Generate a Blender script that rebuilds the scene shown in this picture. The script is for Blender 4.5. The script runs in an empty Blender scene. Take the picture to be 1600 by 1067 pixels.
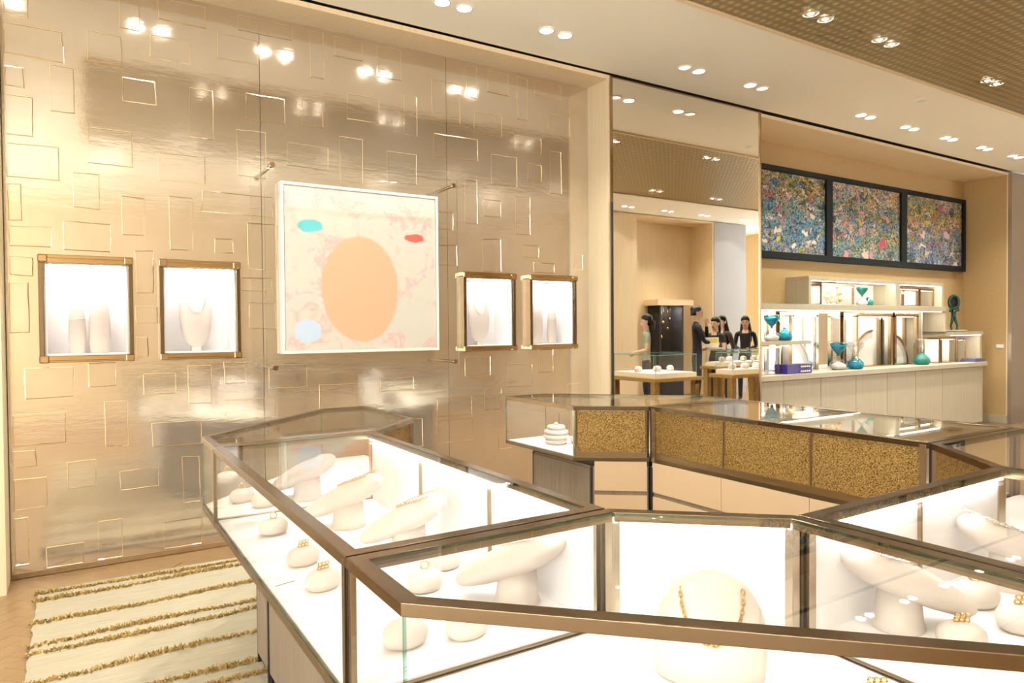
import bpy, bmesh, math, random
from mathutils import Vector, Matrix

random.seed(7)
SC = bpy.context.scene
COL = SC.collection
PI = math.pi

# ------------------------------------------------------------------ camera
CAM = Vector((0.0, 0.0, 1.45))
RGT = Vector((0.846949, -0.531613, -0.008063))
UPV = Vector((0.016745, 0.011514, 0.999793))
FWD = Vector((0.531411, 0.846909, -0.018654))
cam_data = bpy.data.cameras.new('camera')
cam = bpy.data.objects.new('camera', cam_data)
COL.objects.link(cam)
cam_data.sensor_fit = 'HORIZONTAL'
cam_data.sensor_width = 36.0
cam_data.lens = 36.0 * 1086.97 / 1600.0
cam_data.clip_start = 0.02
mw = Matrix.Identity(4)
for i in range(3):
    mw[i][0] = RGT[i]; mw[i][1] = UPV[i]; mw[i][2] = -FWD[i]; mw[i][3] = CAM[i]
cam.matrix_world = mw
SC.camera = cam

# ------------------------------------------------------------------ world, exposure
w = bpy.data.worlds.new('world'); SC.world = w
w.use_nodes = True
bg = w.node_tree.nodes['Background']
bg.inputs['Color'].default_value = (1.0, 0.985, 0.90, 1)
bg.inputs['Strength'].default_value = 2.3
SC.view_settings.view_transform = 'Standard'
SC.view_settings.look = 'None'
SC.view_settings.gamma = 1.0
SC.view_settings.use_curve_mapping = False
SC.view_settings.exposure = 1.6
SC.cycles.transparent_max_bounces = 24
SC.cycles.use_adaptive_sampling = True
SC.cycles.adaptive_threshold = 0.06
SC.cycles.adaptive_min_samples = 12
SC.cycles.use_light_tree = False
SC.cycles.max_bounces = 8
SC.cycles.glossy_bounces = 4
SC.cycles.diffuse_bounces = 4
SC.cycles.caustics_reflective = False
SC.cycles.caustics_refractive = False
SC.cycles.sample_clamp_indirect = 6.0

DOWN_W = 42.0          # watts of one downlight
CASE_W = 0.42           # watts per metre of showcase strip
WARM = (1.0, 0.96, 0.83)
COOL = (1.0, 0.955, 0.955)

# ------------------------------------------------------------------ materials
MATS = {}
def nodes_of(name):
    m = bpy.data.materials.new(name); m.use_nodes = True
    nt = m.node_tree
    b = nt.nodes['Principled BSDF']
    MATS[name] = m
    return m, nt, b
def N(nt, typ, **kw):
    n = nt.nodes.new(typ)
    for k, v in kw.items():
        if k in n.inputs: n.inputs[k].default_value = v
        else: setattr(n, k, v)
    return n
def L(nt, a, ao, b, bi): nt.links.new(a.outputs[ao], b.inputs[bi])
def rgba(c): return (c[0], c[1], c[2], 1.0)
def plain(name, col, rough=0.5, metal=0.0, spec=0.5, emit=None, strength=0.0, coat=0.0):
    m, nt, b = nodes_of(name)
    b.inputs['Base Color'].default_value = rgba(col)
    b.inputs['Roughness'].default_value = rough
    b.inputs['Metallic'].default_value = metal
    b.inputs['Specular IOR Level'].default_value = spec
    b.inputs['Coat Weight'].default_value = coat
    if emit:
        b.inputs['Emission Color'].default_value = rgba(emit)
        b.inputs['Emission Strength'].default_value = strength
    return m
def coords(nt, scale=(1, 1, 1), rot=(0, 0, 0)):
    tc = N(nt, 'ShaderNodeTexCoord')
    mp = N(nt, 'ShaderNodeMapping')
    mp.inputs['Scale'].default_value = scale
    mp.inputs['Rotation'].default_value = rot
    geo = N(nt, 'ShaderNodeNewGeometry')
    L(nt, geo, 'Position', mp, 'Vector')
    return mp
def ocoords(nt, scale=(1, 1, 1)):
    tc = N(nt, 'ShaderNodeTexCoord')
    mp = N(nt, 'ShaderNodeMapping')
    mp.inputs['Scale'].default_value = scale
    L(nt, tc, 'Object', mp, 'Vector')
    return mp
def ramp(nt, stops):
    r = N(nt, 'ShaderNodeValToRGB')
    e = r.color_ramp.elements
    while len(e) < len(stops): e.new(0.5)
    for el, (p, c) in zip(e, stops):
        el.position = p; el.color = rgba(c)
    return r
def grainy(name, c1, c2, scale, rough=0.5, metal=0.0, bump=0.0, detail=4.0, spec=0.5, dist=0.0):
    m, nt, b = nodes_of(name)
    mp = coords(nt, scale)
    nz = N(nt, 'ShaderNodeTexNoise', Scale=1.0, Detail=detail, Roughness=0.6, Distortion=dist)
    L(nt, mp, 'Vector', nz, 'Vector')
    r = ramp(nt, [(0.3, c1), (0.7, c2)])
    L(nt, nz, 'Fac', r, 'Fac'); L(nt, r, 'Color', b, 'Base Color')
    b.inputs['Roughness'].default_value = rough
    b.inputs['Metallic'].default_value = metal
    b.inputs['Specular IOR Level'].default_value = spec
    if bump:
        bp = N(nt, 'ShaderNodeBump', Strength=bump, Distance=0.002)
        L(nt, nz, 'Fac', bp, 'Height'); L(nt, bp, 'Normal', b, 'Normal')
    return m

grainy('oak', (0.76, 0.61, 0.405), (0.84, 0.695, 0.485), (60, 60, 1.6), 0.45)
grainy('oak_pale', (0.40, 0.355, 0.26), (0.455, 0.41, 0.305), (50, 50, 1.4), 0.42)
grainy('oak_grey', (0.19, 0.145, 0.105), (0.29, 0.23, 0.17), (130, 130, 3.0), 0.5, bump=0.4)
grainy('oak_floor', (0.22, 0.132, 0.060), (0.28, 0.175, 0.085), (9, 9, 9), 0.32, dist=1.5)
grainy('fabric_wall', (0.45, 0.31, 0.14), (0.52, 0.37, 0.18), (160, 160, 30), 0.6, bump=0.25)
plain('peach_panel', (0.62, 0.465, 0.30), 0.4)
plain('ceiling_paint', (0.95, 0.93, 0.84), 0.7)
plain('brass', (0.205, 0.148, 0.088), 0.22, 1.0)
plain('brass_satin', (0.225, 0.165, 0.10), 0.32, 1.0)
plain('brass_lit', (0.50, 0.42, 0.325), 0.25, 1.0)  # brass with the glow of the lit case interior put into its colour
plain('brass_panel', (0.36, 0.265, 0.16), 0.34, 1.0)
plain('bronze', (0.42, 0.30, 0.19), 0.18, 1.0)
plain('polished_gold', (0.50, 0.37, 0.225), 0.10, 1.0)
plain('gold_jewel', (0.72, 0.42, 0.13), 0.2, 1.0)
plain('silver_jewel', (0.86, 0.80, 0.72), 0.12, 1.0)
plain('chrome', (0.85, 0.85, 0.86), 0.06, 1.0)
plain('mirror', (0.90, 0.87, 0.80), 0.005, 1.0)
plain('tinted_mirror', (0.78, 0.76, 0.74), 0.02, 1.0)
plain('black', (0.012, 0.011, 0.010), 0.4)
plain('shadow_gap', (0.03, 0.022, 0.015), 0.7)
plain('white_liner', (0.80, 0.775, 0.77), 0.35)
plain('white_deck', (0.82, 0.80, 0.79), 0.5)
plain('cream_leather', (0.56, 0.49, 0.44), 0.5)
plain('paper', (0.88, 0.87, 0.84), 0.6)
plain('ink', (0.28, 0.25, 0.24), 0.6)
plain('white_lacquer', (0.82, 0.80, 0.77), 0.3)
plain('slate_frame', (0.010, 0.014, 0.017), 0.6, 0.0, 0.2)
plain('teal', (0.008, 0.18, 0.15), 0.25)
plain('cyan_sand', (0.02, 0.30, 0.40), 0.3)
plain('white_sand', (0.85, 0.80, 0.76), 0.5)
plain('indigo', (0.03, 0.014, 0.17), 0.4)
plain('slate_blue', (0.09, 0.10, 0.20), 0.4)
plain('verdigris', (0.025, 0.085, 0.07), 0.32, 0.5)
plain('dark_metal', (0.03, 0.03, 0.035), 0.3, 0.3)
plain('amber_gold', (0.85, 0.50, 0.14), 0.3, 0.7)
plain('plaster', (0.80, 0.74, 0.66), 0.7)
plain('pillar_metal', (0.50, 0.46, 0.42), 0.3, 0.85)
plain('pale_panel', (0.36, 0.355, 0.39), 0.45)
plain('glass_rim', (0.22, 0.46, 0.40), 0.1)
plain('lens_on', (1, 1, 1), 0.5, emit=(1.0, 0.93, 0.82), strength=9.0)
plain('lens_off', (0.75, 0.70, 0.62), 0.4, emit=(1.0, 0.9, 0.75), strength=0.45)
plain('led', (1, 1, 1), 0.5, emit=COOL, strength=6.0)
plain('led_warm', (1, 1, 1), 0.5, emit=(1.0, 0.88, 0.70), strength=5.0)
plain('rug_wool', (0.80, 0.69, 0.50), 0.9, spec=0.1)
plain('rug_tuft', (0.36, 0.235, 0.07), 0.8, spec=0.15)
plain('rug_tuft_light', (0.46, 0.33, 0.13), 0.8, spec=0.15)
plain('skin', (0.72, 0.47, 0.34), 0.5)
plain('hair', (0.018, 0.012, 0.010), 0.35)
plain('cloth_black', (0.016, 0.016, 0.020), 0.7)
plain('cloth_sage', (0.36, 0.38, 0.29), 0.8)
plain('cloth_dark_brown', (0.05, 0.028, 0.02), 0.7)
plain('lip', (0.45, 0.10, 0.09), 0.4)
plain('eye', (0.02, 0.015, 0.012), 0.2)
plain('yellow_print', (0.80, 0.66, 0.12), 0.6)

def glass_mat(name, tint, base=0.04, top=1.0):
    m = bpy.data.materials.new(name); m.use_nodes = True
    nt = m.node_tree; nt.nodes.clear()
    out = N(nt, 'ShaderNodeOutputMaterial')
    tr = N(nt, 'ShaderNodeBsdfTransparent'); tr.inputs['Color'].default_value = rgba(tint)
    gl = N(nt, 'ShaderNodeBsdfGlossy'); gl.inputs['Roughness'].default_value = 0.0
    lw = N(nt, 'ShaderNodeLayerWeight', Blend=0.5)
    pw = N(nt, 'ShaderNodeMath', operation='POWER'); pw.inputs[1].default_value = 5.0
    ma = N(nt, 'ShaderNodeMath', operation='MULTIPLY_ADD'); ma.inputs[1].default_value = top - base; ma.inputs[2].default_value = base
    mx = N(nt, 'ShaderNodeMixShader')
    L(nt, lw, 'Facing', pw, 0); L(nt, pw, 'Value', ma, 0); L(nt, ma, 'Value', mx, 'Fac')
    nt.links.new(tr.outputs[0], mx.inputs[1]); nt.links.new(gl.outputs[0], mx.inputs[2])
    nt.links.new(mx.outputs[0], out.inputs[0])
    MATS[name] = m
    return m
glass_mat('glass', (0.985, 0.99, 0.985), 0.03, 0.75)
glass_mat('glass_clear_bulb', (0.84, 0.86, 0.85), 0.13, 0.95)
glass_mat('glass_cyan', (0.25, 0.72, 0.82), 0.06, 0.9)
glass_mat('glass_edge', (0.42, 0.66, 0.62), 0.10, 0.6)

# gold leaf wall: pale gold mirror with a crinkled, brushed skin
m, nt, b = nodes_of('gold_leaf')
mp = coords(nt, (1, 1, 1))
n1 = N(nt, 'ShaderNodeTexNoise', Scale=2.2, Detail=6.0, Roughness=0.65)
mp2 = coords(nt, (3.0, 3.0, 14.0))
n2 = N(nt, 'ShaderNodeTexNoise', Scale=1.6, Detail=5.0, Roughness=0.6)
n3 = N(nt, 'ShaderNodeTexNoise', Scale=34.0, Detail=3.0, Roughness=0.6)
for n_, p_ in ((n1, mp), (n2, mp2), (n3, mp)): L(nt, p_, 'Vector', n_, 'Vector')
r = ramp(nt, [(0.25, (0.64, 0.555, 0.445)), (0.5, (0.69, 0.615, 0.515)), (0.78, (0.74, 0.68, 0.60))])
L(nt, n1, 'Fac', r, 'Fac'); L(nt, r, 'Color', b, 'Base Color')
b.inputs['Metallic'].default_value = 0.82
rr = N(nt, 'ShaderNodeMapRange'); rr.inputs['To Min'].default_value = 0.03; rr.inputs['To Max'].default_value = 0.17
L(nt, n2, 'Fac', rr, 'Value'); L(nt, rr, 'Result', b, 'Roughness')
ad = N(nt, 'ShaderNodeMath', operation='MULTIPLY_ADD'); ad.inputs[1].default_value = 0.25
L(nt, n3, 'Fac', ad, 0); L(nt, n2, 'Fac', ad, 2)
bp_ = N(nt, 'ShaderNodeBump', Strength=0.10, Distance=0.006)
L(nt, ad, 'Value', bp_, 'Height'); L(nt, bp_, 'Normal', b, 'Normal')
plain('gold_line', (0.93, 0.80, 0.58), 0.10, 1.0)

# woven gold ceiling
m, nt, b = nodes_of('woven_gold')
mp = coords(nt, (1, 1, 1))
wa = N(nt, 'ShaderNodeTexWave', Scale=4.4, Distortion=0.6, Detail=1.0); wa.bands_direction = 'X'
wb = N(nt, 'ShaderNodeTexWave', Scale=4.4, Distortion=0.6, Detail=1.0); wb.bands_direction = 'Y'
L(nt, mp, 'Vector', wa, 'Vector'); L(nt, mp, 'Vector', wb, 'Vector')
mu = N(nt, 'ShaderNodeMath', operation='MULTIPLY'); L(nt, wa, 'Fac', mu, 0); L(nt, wb, 'Fac', mu, 1)
r = ramp(nt, [(0.0, (0.27, 0.205, 0.095)), (0.5, (0.41, 0.33, 0.17)), (1.0, (0.54, 0.445, 0.245))])
L(nt, mu, 'Value', r, 'Fac'); L(nt, r, 'Color', b, 'Base Color')
b.inputs['Metallic'].default_value = 0.6; b.inputs['Roughness'].default_value = 0.38
bp_ = N(nt, 'ShaderNodeBump', Strength=0.35, Distance=0.01); L(nt, mu, 'Value', bp_, 'Height'); L(nt, bp_, 'Normal', b, 'Normal')

# vermicular gold cast panel
m, nt, b = nodes_of('gold_relief')
mp = coords(nt, (1, 1, 1))
vo = N(nt, 'ShaderNodeTexNoise', Scale=190.0, Detail=1.0, Roughness=0.4, Distortion=1.2)
L(nt, mp, 'Vector', vo, 'Vector')
r = ramp(nt, [(0.40, (0.13, 0.07, 0.020)), (0.50, (0.36, 0.22, 0.066)), (0.62, (0.52, 0.35, 0.13))])
L(nt, vo, 'Fac', r, 'Fac'); L(nt, r, 'Color', b, 'Base Color')
b.inputs['Metallic'].default_value = 0.75; b.inputs['Roughness'].default_value = 0.36
bp_ = N(nt, 'ShaderNodeBump', Strength=0.9, Distance=0.004); L(nt, vo, 'Fac', bp_, 'Height'); L(nt, bp_, 'Normal', b, 'Normal')

# rug field with fine woven streaks
m, nt, b = nodes_of('rug_weave')
mp = coords(nt, (5, 130, 20))
nz = N(nt, 'ShaderNodeTexNoise', Scale=1.0, Detail=4.0, Roughness=0.7); L(nt, mp, 'Vector', nz, 'Vector')
r = ramp(nt, [(0.25, (0.27, 0.235, 0.165)), (0.45, (0.36, 0.315, 0.23)), (0.75, (0.42, 0.375, 0.285))])
L(nt, nz, 'Fac', r, 'Fac'); L(nt, r, 'Color', b, 'Base Color'); b.inputs['Roughness'].default_value = 0.9
b.inputs['Specular IOR Level'].default_value = 0.1
bp_ = N(nt, 'ShaderNodeBump', Strength=0.5, Distance=0.004); L(nt, nz, 'Fac', bp_, 'Height'); L(nt, bp_, 'Normal', b, 'Normal')

# paintings -------------------------------------------------------------
def dabs(name, seed, bands, blooms):
    """thick brush dabs; bands = colour stops from the bottom of the canvas to its top"""
    m, nt, b = nodes_of(name)
    tc = N(nt, 'ShaderNodeTexCoord')
    mp = N(nt, 'ShaderNodeMapping'); mp.inputs['Location'].default_value = (seed, 0, seed * 0.7)
    L(nt, tc, 'Object', mp, 'Vector')
    sep = N(nt, 'ShaderNodeSeparateXYZ'); L(nt, tc, 'Object', sep, 'Vector')
    warp = N(nt, 'ShaderNodeTexNoise', Scale=2.6, Detail=3.0); L(nt, mp, 'Vector', warp, 'Vector')
    h = N(nt, 'ShaderNodeMath', operation='MULTIPLY_ADD'); h.inputs[1].default_value = 1.1; L(nt, warp, 'Fac', h, 0)
    sh = N(nt, 'ShaderNodeMath', operation='SUBTRACT'); sh.inputs[1].default_value = 0.55; L(nt, sep, 'Z', sh, 0)
    L(nt, sh, 'Value', h, 2)
    base = ramp(nt, bands); L(nt, h, 'Value', base, 'Fac')
    v = N(nt, 'ShaderNodeTexVoronoi', Scale=11.0, Randomness=1.0)
    dm = N(nt, 'ShaderNodeMapping'); dm.inputs['Scale'].default_value = (1, 1, 1.8)
    dn = N(nt, 'ShaderNodeTexNoise', Scale=7.0, Detail=4.0)
    L(nt, mp, 'Vector', dn, 'Vector')
    mixv = N(nt, 'ShaderNodeMix', data_type='RGBA', blend_type='LINEAR_LIGHT'); mixv.inputs[0].default_value = 0.16
    L(nt, mp, 'Vector', mixv, 6); L(nt, dn, 'Color', mixv, 7)
    L(nt, mixv, 2, dm, 'Vector'); L(nt, dm, 'Vector', v, 'Vector')
    hs = N(nt, 'ShaderNodeSeparateColor'); L(nt, v, 'Color', hs, 'Color')
    pal = ramp(nt, [(0.0, (0.012, 0.05, 0.12)), (0.14, (0.03, 0.17, 0.42)), (0.28, (0.12, 0.36, 0.52)), (0.42, (0.07, 0.11, 0.02)),
                    (0.55, (0.36, 0.36, 0.05)), (0.68, (0.68, 0.50, 0.40)), (0.80, (0.55, 0.10, 0.16)), (0.88, (0.85, 0.74, 0.66)), (0.97, (0.70, 0.42, 0.03))])
    pal.color_ramp.interpolation = 'CONSTANT'
    L(nt, hs, 'Red', pal, 'Fac')
    mixc = N(nt, 'ShaderNodeMix', data_type='RGBA'); mixc.inputs[0].default_value = 0.5
    gt = N(nt, 'ShaderNodeMath', operation='MULTIPLY'); gt.inputs[1].default_value = 0.85
    L(nt, hs, 'Green', gt, 0); L(nt, gt, 'Value', mixc, 0)
    L(nt, base, 'Color', mixc, 6); L(nt, pal, 'Color', mixc, 7)
    n2 = N(nt, 'ShaderNodeTexNoise', Scale=42.0, Detail=3.0, Distortion=1.0); L(nt, mp, 'Vector', n2, 'Vector')
    br = N(nt, 'ShaderNodeMapRange'); br.inputs['From Min'].default_value = 0.36; br.inputs['From Max'].default_value = 0.64
    br.inputs['To Min'].default_value = 0.10; br.inputs['To Max'].default_value = 1.35
    L(nt, n2, 'Fac', br, 'Value')
    mul = N(nt, 'ShaderNodeVectorMath', operation='SCALE'); L(nt, mixc, 2, mul, 0); L(nt, br, 'Result', mul, 'Scale')
    # lily blossoms: pale round dabs on the lower half
    fv = N(nt, 'ShaderNodeTexVoronoi', Scale=5.5, Randomness=0.9); fm = N(nt, 'ShaderNodeMapping'); fm.inputs['Scale'].default_value = (1, 0.3, 1.35)
    L(nt, mixv, 2, fm, 'Vector'); L(nt, fm, 'Vector', fv, 'Vector')
    fr = N(nt, 'ShaderNodeMapRange'); fr.inputs['From Min'].default_value = 0.30; fr.inputs['From Max'].default_value = 0.40; fr.inputs['To Min'].default_value = 1.0; fr.inputs['To Max'].default_value = 0.0
    L(nt, fv, 'Distance', fr, 'Value')
    fs_ = N(nt, 'ShaderNodeSeparateColor'); L(nt, fv, 'Color', fs_, 'Color')
    fg = N(nt, 'ShaderNodeMath', operation='GREATER_THAN'); fg.inputs[1].default_value = 0.45; L(nt, fs_, 'Green', fg, 0)
    fz = N(nt, 'ShaderNodeMath', operation='LESS_THAN'); fz.inputs[1].default_value = 0.62; L(nt, sep, 'Z', fz, 0)
    f1 = N(nt, 'ShaderNodeMath', operation='MULTIPLY'); L(nt, fr, 'Result', f1, 0); L(nt, fg, 'Value', f1, 1)
    f2 = N(nt, 'ShaderNodeMath', operation='MULTIPLY'); L(nt, f1, 'Value', f2, 0); L(nt, fz, 'Value', f2, 1)
    fc = ramp(nt, blooms); fc.color_ramp.interpolation = 'CONSTANT'; L(nt, fs_, 'Red', fc, 'Fac')
    fmx = N(nt, 'ShaderNodeMix', data_type='RGBA'); L(nt, f2, 'Value', fmx, 0); L(nt, mul, 'Vector', fmx, 6); L(nt, fc, 'Color', fmx, 7)
    L(nt, fmx, 2, b, 'Base Color')
    b.inputs['Roughness'].default_value = 0.5; b.inputs['Specular IOR Level'].default_value = 0.2
    bu = N(nt, 'ShaderNodeBump', Strength=0.6, Distance=0.02); L(nt, n2, 'Fac', bu, 'Height'); L(nt, bu, 'Normal', b, 'Normal')
    return m
dabs('dabs_blue', 3.1, [(0.0, (0.30, 0.36, 0.40)), (0.25, (0.16, 0.34, 0.50)), (0.5, (0.20, 0.38, 0.52)), (0.7, (0.40, 0.38, 0.30)), (0.85, (0.42, 0.36, 0.12)), (1.0, (0.66, 0.50, 0.38))], [(0, (0.78, 0.70, 0.62)), (0.45, (0.80, 0.76, 0.72)), (0.8, (0.75, 0.55, 0.08))])
dabs('dabs_mixed', 9.7, [(0.0, (0.22, 0.36, 0.42)), (0.25, (0.40, 0.44, 0.26)), (0.45, (0.42, 0.46, 0.55)), (0.65, (0.33, 0.34, 0.12)), (0.82, (0.60, 0.46, 0.36)), (1.0, (0.66, 0.52, 0.40))], [(0, (0.72, 0.30, 0.34)), (0.35, (0.74, 0.56, 0.52)), (0.6, (0.60, 0.10, 0.16)), (0.85, (0.70, 0.45, 0.05))])
dabs('dabs_rose', 17.3, [(0.0, (0.30, 0.34, 0.42)), (0.3, (0.24, 0.34, 0.42)), (0.5, (0.70, 0.46, 0.36)), (0.68, (0.55, 0.46, 0.12)), (0.85, (0.34, 0.28, 0.10)), (1.0, (0.62, 0.46, 0.40))], [(0, (0.70, 0.46, 0.48)), (0.4, (0.66, 0.52, 0.06)), (0.6, (0.72, 0.66, 0.66)), (0.85, (0.40, 0.12, 0.35))])

# a plain colour-field canvas in pale pink, peach and off-white
m, nt, b = nodes_of('pastel_canvas')
tc = N(nt, 'ShaderNodeTexCoord')
nz = N(nt, 'ShaderNodeTexNoise', Scale=5.5, Detail=7.0, Roughness=0.7, Distortion=0.9); L(nt, tc, 'Object', nz, 'Vector')
r = ramp(nt, [(0.36, (0.62, 0.57, 0.52)), (0.52, (0.60, 0.56, 0.51)), (0.60, (0.64, 0.40, 0.40)), (0.66, (0.62, 0.57, 0.53))])
L(nt, nz, 'Fac', r, 'Fac')
def ellipse_mask(cx, cz, rx, rz, soft, prev, col):
    mp = N(nt, 'ShaderNodeMapping')
    mp.inputs['Location'].default_value = (-cx / rx, 0, -cz / rz); mp.inputs['Scale'].default_value = (1 / rx, 0, 1 / rz)
    wn = N(nt, 'ShaderNodeMix', data_type='RGBA', blend_type='LINEAR_LIGHT'); wn.inputs[0].default_value = 0.03
    L(nt, tc, 'Object', wn, 6); L(nt, nz, 'Color', wn, 7); L(nt, wn, 2, mp, 'Vector')
    ln = N(nt, 'ShaderNodeVectorMath', operation='LENGTH'); L(nt, mp, 'Vector', ln, 0)
    mr = N(nt, 'ShaderNodeMapRange'); mr.inputs['From Min'].default_value = 1.0 - soft; mr.inputs['From Max'].default_value = 1.0
    mr.inputs['To Min'].default_value = 1.0; mr.inputs['To Max'].default_value = 0.0
    L(nt, ln, 'Value', mr, 'Value')
    mx = N(nt, 'ShaderNodeMix', data_type='RGBA'); L(nt, mr, 'Result', mx, 0)
    nt.links.new(prev, mx.inputs[6]); mx.inputs[7].default_value = rgba(col)
    return mx.outputs[2]
o_ = ellipse_mask(-0.03, 0.46, 0.30, 0.40, 0.06, r.outputs['Color'], (0.72, 0.41, 0.27))
o_ = ellipse_mask(-0.42, 0.16, 0.10, 0.09, 0.08, o_, (0.50, 0.60, 0.78))
o_ = ellipse_mask(-0.40, 0.90, 0.10, 0.05, 0.2, o_, (0.12, 0.52, 0.60))
o_ = ellipse_mask(0.40, 0.86, 0.09, 0.035, 0.2, o_, (0.80, 0.12, 0.10))
nt.links.new(o_, b.inputs['Base Color']); b.inputs['Roughness'].default_value = 0.55

# ------------------------------------------------------------------ mesh helpers
class MB:
    def __init__(s):
        s.v = []; s.f = []; s.m = []; s.mats = []
    def mi(s, mat):
        if mat not in s.mats: s.mats.append(mat)
        return s.mats.index(mat)
    def add(s, verts, faces, mat):
        o = len(s.v); s.v += [Vector(p) for p in verts]
        k = s.mi(mat)
        for f in faces:
            s.f.append([i + o for i in f]); s.m.append(k)
        return s
    def box(s, x0, x1, y0, y1, z0, z1, mat):
        vs = [(x, y, z) for z in (z0, z1) for y in (y0, y1) for x in (x0, x1)]
        return s.add(vs, [(0, 2, 3, 1), (4, 5, 7, 6), (0, 1, 5, 4), (2, 6, 7, 3), (0, 4, 6, 2), (1, 3, 7, 5)], mat)
    def prism(s, poly, z0, z1, mat, side=None):
        n = len(poly)
        vs = [(p[0], p[1], z0) for p in poly] + [(p[0], p[1], z1) for p in poly]
        s.add(vs, [list(range(n))[::-1], list(range(n, 2 * n))], mat)
        s.add(vs, [(i, (i + 1) % n, (i + 1) % n + n, i + n) for i in range(n)], side or mat)
        return s
    def ring(s, outer, inner, z0, z1, mat):
        n = len(outer)
        vs = [(p[0], p[1], z0) for p in outer] + [(p[0], p[1], z0) for p in inner] + [(p[0], p[1], z1) for p in outer] + [(p[0], p[1], z1) for p in inner]
        fs = []
        for i in range(n):
            j = (i + 1) % n
            fs += [(i, j, j + 2 * n, i + 2 * n), (n + j, n + i, i + 3 * n, j + 3 * n), (2 * n + i, 2 * n + j, 3 * n + j, 3 * n + i), (j, i, n + i, n + j)]
        return s.add(vs, fs, mat)
    def wallseg(s, a, b, z0, z1, t, mat, edge=None, shift=0.0):
        """upright slab from plan point a to b, t thick, to the left of a>b when shift=0"""
        d = Vector((b[0] - a[0], b[1] - a[1])).normalized(); nrm = Vector((-d.y, d.x))
        q = [Vector(a) + nrm * shift, Vector(b) + nrm * shift, Vector(b) + nrm * (shift + t), Vector(a) + nrm * (shift + t)]
        vs = [(p.x, p.y, z0) for p in q] + [(p.x, p.y, z1) for p in q]
        s.add(vs, [(0, 1, 5, 4), (2, 3, 7, 6)], mat)
        s.add(vs, [(3, 2, 1, 0), (4, 5, 6, 7), (1, 2, 6, 5), (3, 0, 4, 7)], edge or mat)
        return s
    def tube(s, pts, r, mat, n=8, cap=True, closed=False):
        pts = [Vector(p) for p in pts]; k = len(pts)
        rs = r if isinstance(r, (list, tuple)) else [r] * k
        vs = []; up = Vector((0.3, 0.2, 1)).normalized()
        for i, p in enumerate(pts):
            t = (pts[(i + 1) % k] - pts[i - 1]) if closed else (pts[min(i + 1, k - 1)] - pts[max(i - 1, 0)])
            t.normalize()
            a = t.cross(up)
            if a.length < 1e-3: a = t.cross(Vector((1, 0, 0)))
            a.normalize(); c = t.cross(a)
            for j in range(n):
                an = 2 * PI * j / n
                vs.append(p + (a * math.cos(an) + c * math.sin(an)) * rs[i])
        fs = []
        for i in range(k if closed else k - 1):
            for j in range(n):
                i2 = (i + 1) % k
                fs.append((i * n + j, i * n + (j + 1) % n, i2 * n + (j + 1) % n, i2 * n + j))
        if cap and not closed:
            fs.append(list(range(n))[::-1]); fs.append([(k - 1) * n + j for j in range(n)])
        return s.add(vs, fs, mat)
    def loft(s, rings, mat, n=20, cx=0.0, cy=0.0):
        """rings: (z, rx, ry[, dx, dy])"""
        vs = []
        for rg in rings:
            dx, dy = (rg[3], rg[4]) if len(rg) > 3 else (0, 0)
            for j in range(n):
                an = 2 * PI * j / n
                vs.append((cx + dx + rg[1] * math.cos(an), cy + dy + rg[2] * math.sin(an), rg[0]))
        fs = [list(range(n))[::-1], [(len(rings) - 1) * n + j for j in range(n)]]
        for i in range(len(rings) - 1):
            for j in range(n):
                fs.append((i * n + j, i * n + (j + 1) % n, (i + 1) * n + (j + 1) % n, (i + 1) * n + j))
        return s.add(vs, fs, mat)
    def xform(s, mat4, start=0):
        for i in range(start, len(s.v)): s.v[i] = mat4 @ s.v[i]
        return s
    def build(s, name, parent=None, origin=(0, 0, 0), smooth=False, bevel=0.0, subsurf=0):
        me = bpy.data.meshes.new(name)
        o = Vector(origin)
        me.from_pydata([tuple(p - o) for p in s.v], [], s.f)
        for mt in s.mats: me.materials.append(MATS[mt])
        me.polygons.foreach_set('material_index', s.m)
        if smooth:
            me.polygons.foreach_set('use_smooth', [True] * len(me.polygons))
        me.update()
        bm = bmesh.new(); bm.from_mesh(me)
        bmesh.ops.recalc_face_normals(bm, faces=bm.faces); bm.to_mesh(me); bm.free()
        ob = bpy.data.objects.new(name, me); COL.objects.link(ob)
        if parent is not None: ob.parent = parent
        else: ob.location = o
        if bevel:
            md = ob.modifiers.new('bevel', 'BEVEL'); md.width = bevel; md.segments = 2; md.limit_method = 'ANGLE'; md.angle_limit = math.radians(40)
        if subsurf:
            md = ob.modifiers.new('subsurf', 'SUBSURF'); md.levels = subsurf; md.render_levels = subsurf
        return ob
def tag(o, label=None, cat=None, group=None, kind=None):
    if label: o['label'] = label
    if cat: o['category'] = cat
    if group: o['group'] = group
    if kind: o['kind'] = kind
    return o
def thing(name, loc, label, cat, group=None, rz=0.0):
    o = bpy.data.objects.new(name, None); COL.objects.link(o)
    o.location = loc; o.rotation_euler = (0, 0, rz); o.empty_display_size = 0.05
    return tag(o, label, cat, group)
def kids(o): return [c for c in bpy.data.objects if c.parent == o]
def copy_tree(o, loc=None, rz=None, label=None, parent=None, scale=None):
    c = o.copy(); COL.objects.link(c); c.parent = parent
    for ch in kids(o): copy_tree(ch, parent=c)
    if loc is not None: c.location = loc
    if rz is not None: c.rotation_euler = (0, 0, rz)
    if scale is not None: c.scale = scale
    if label: c['label'] = label
    return c
def strut(name, mb, parent=None, origin=(0, 0, 0), **kw):
    o = mb.build(name, parent, origin, **kw)
    if parent is None: tag(o, kind='structure')
    return o
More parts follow.
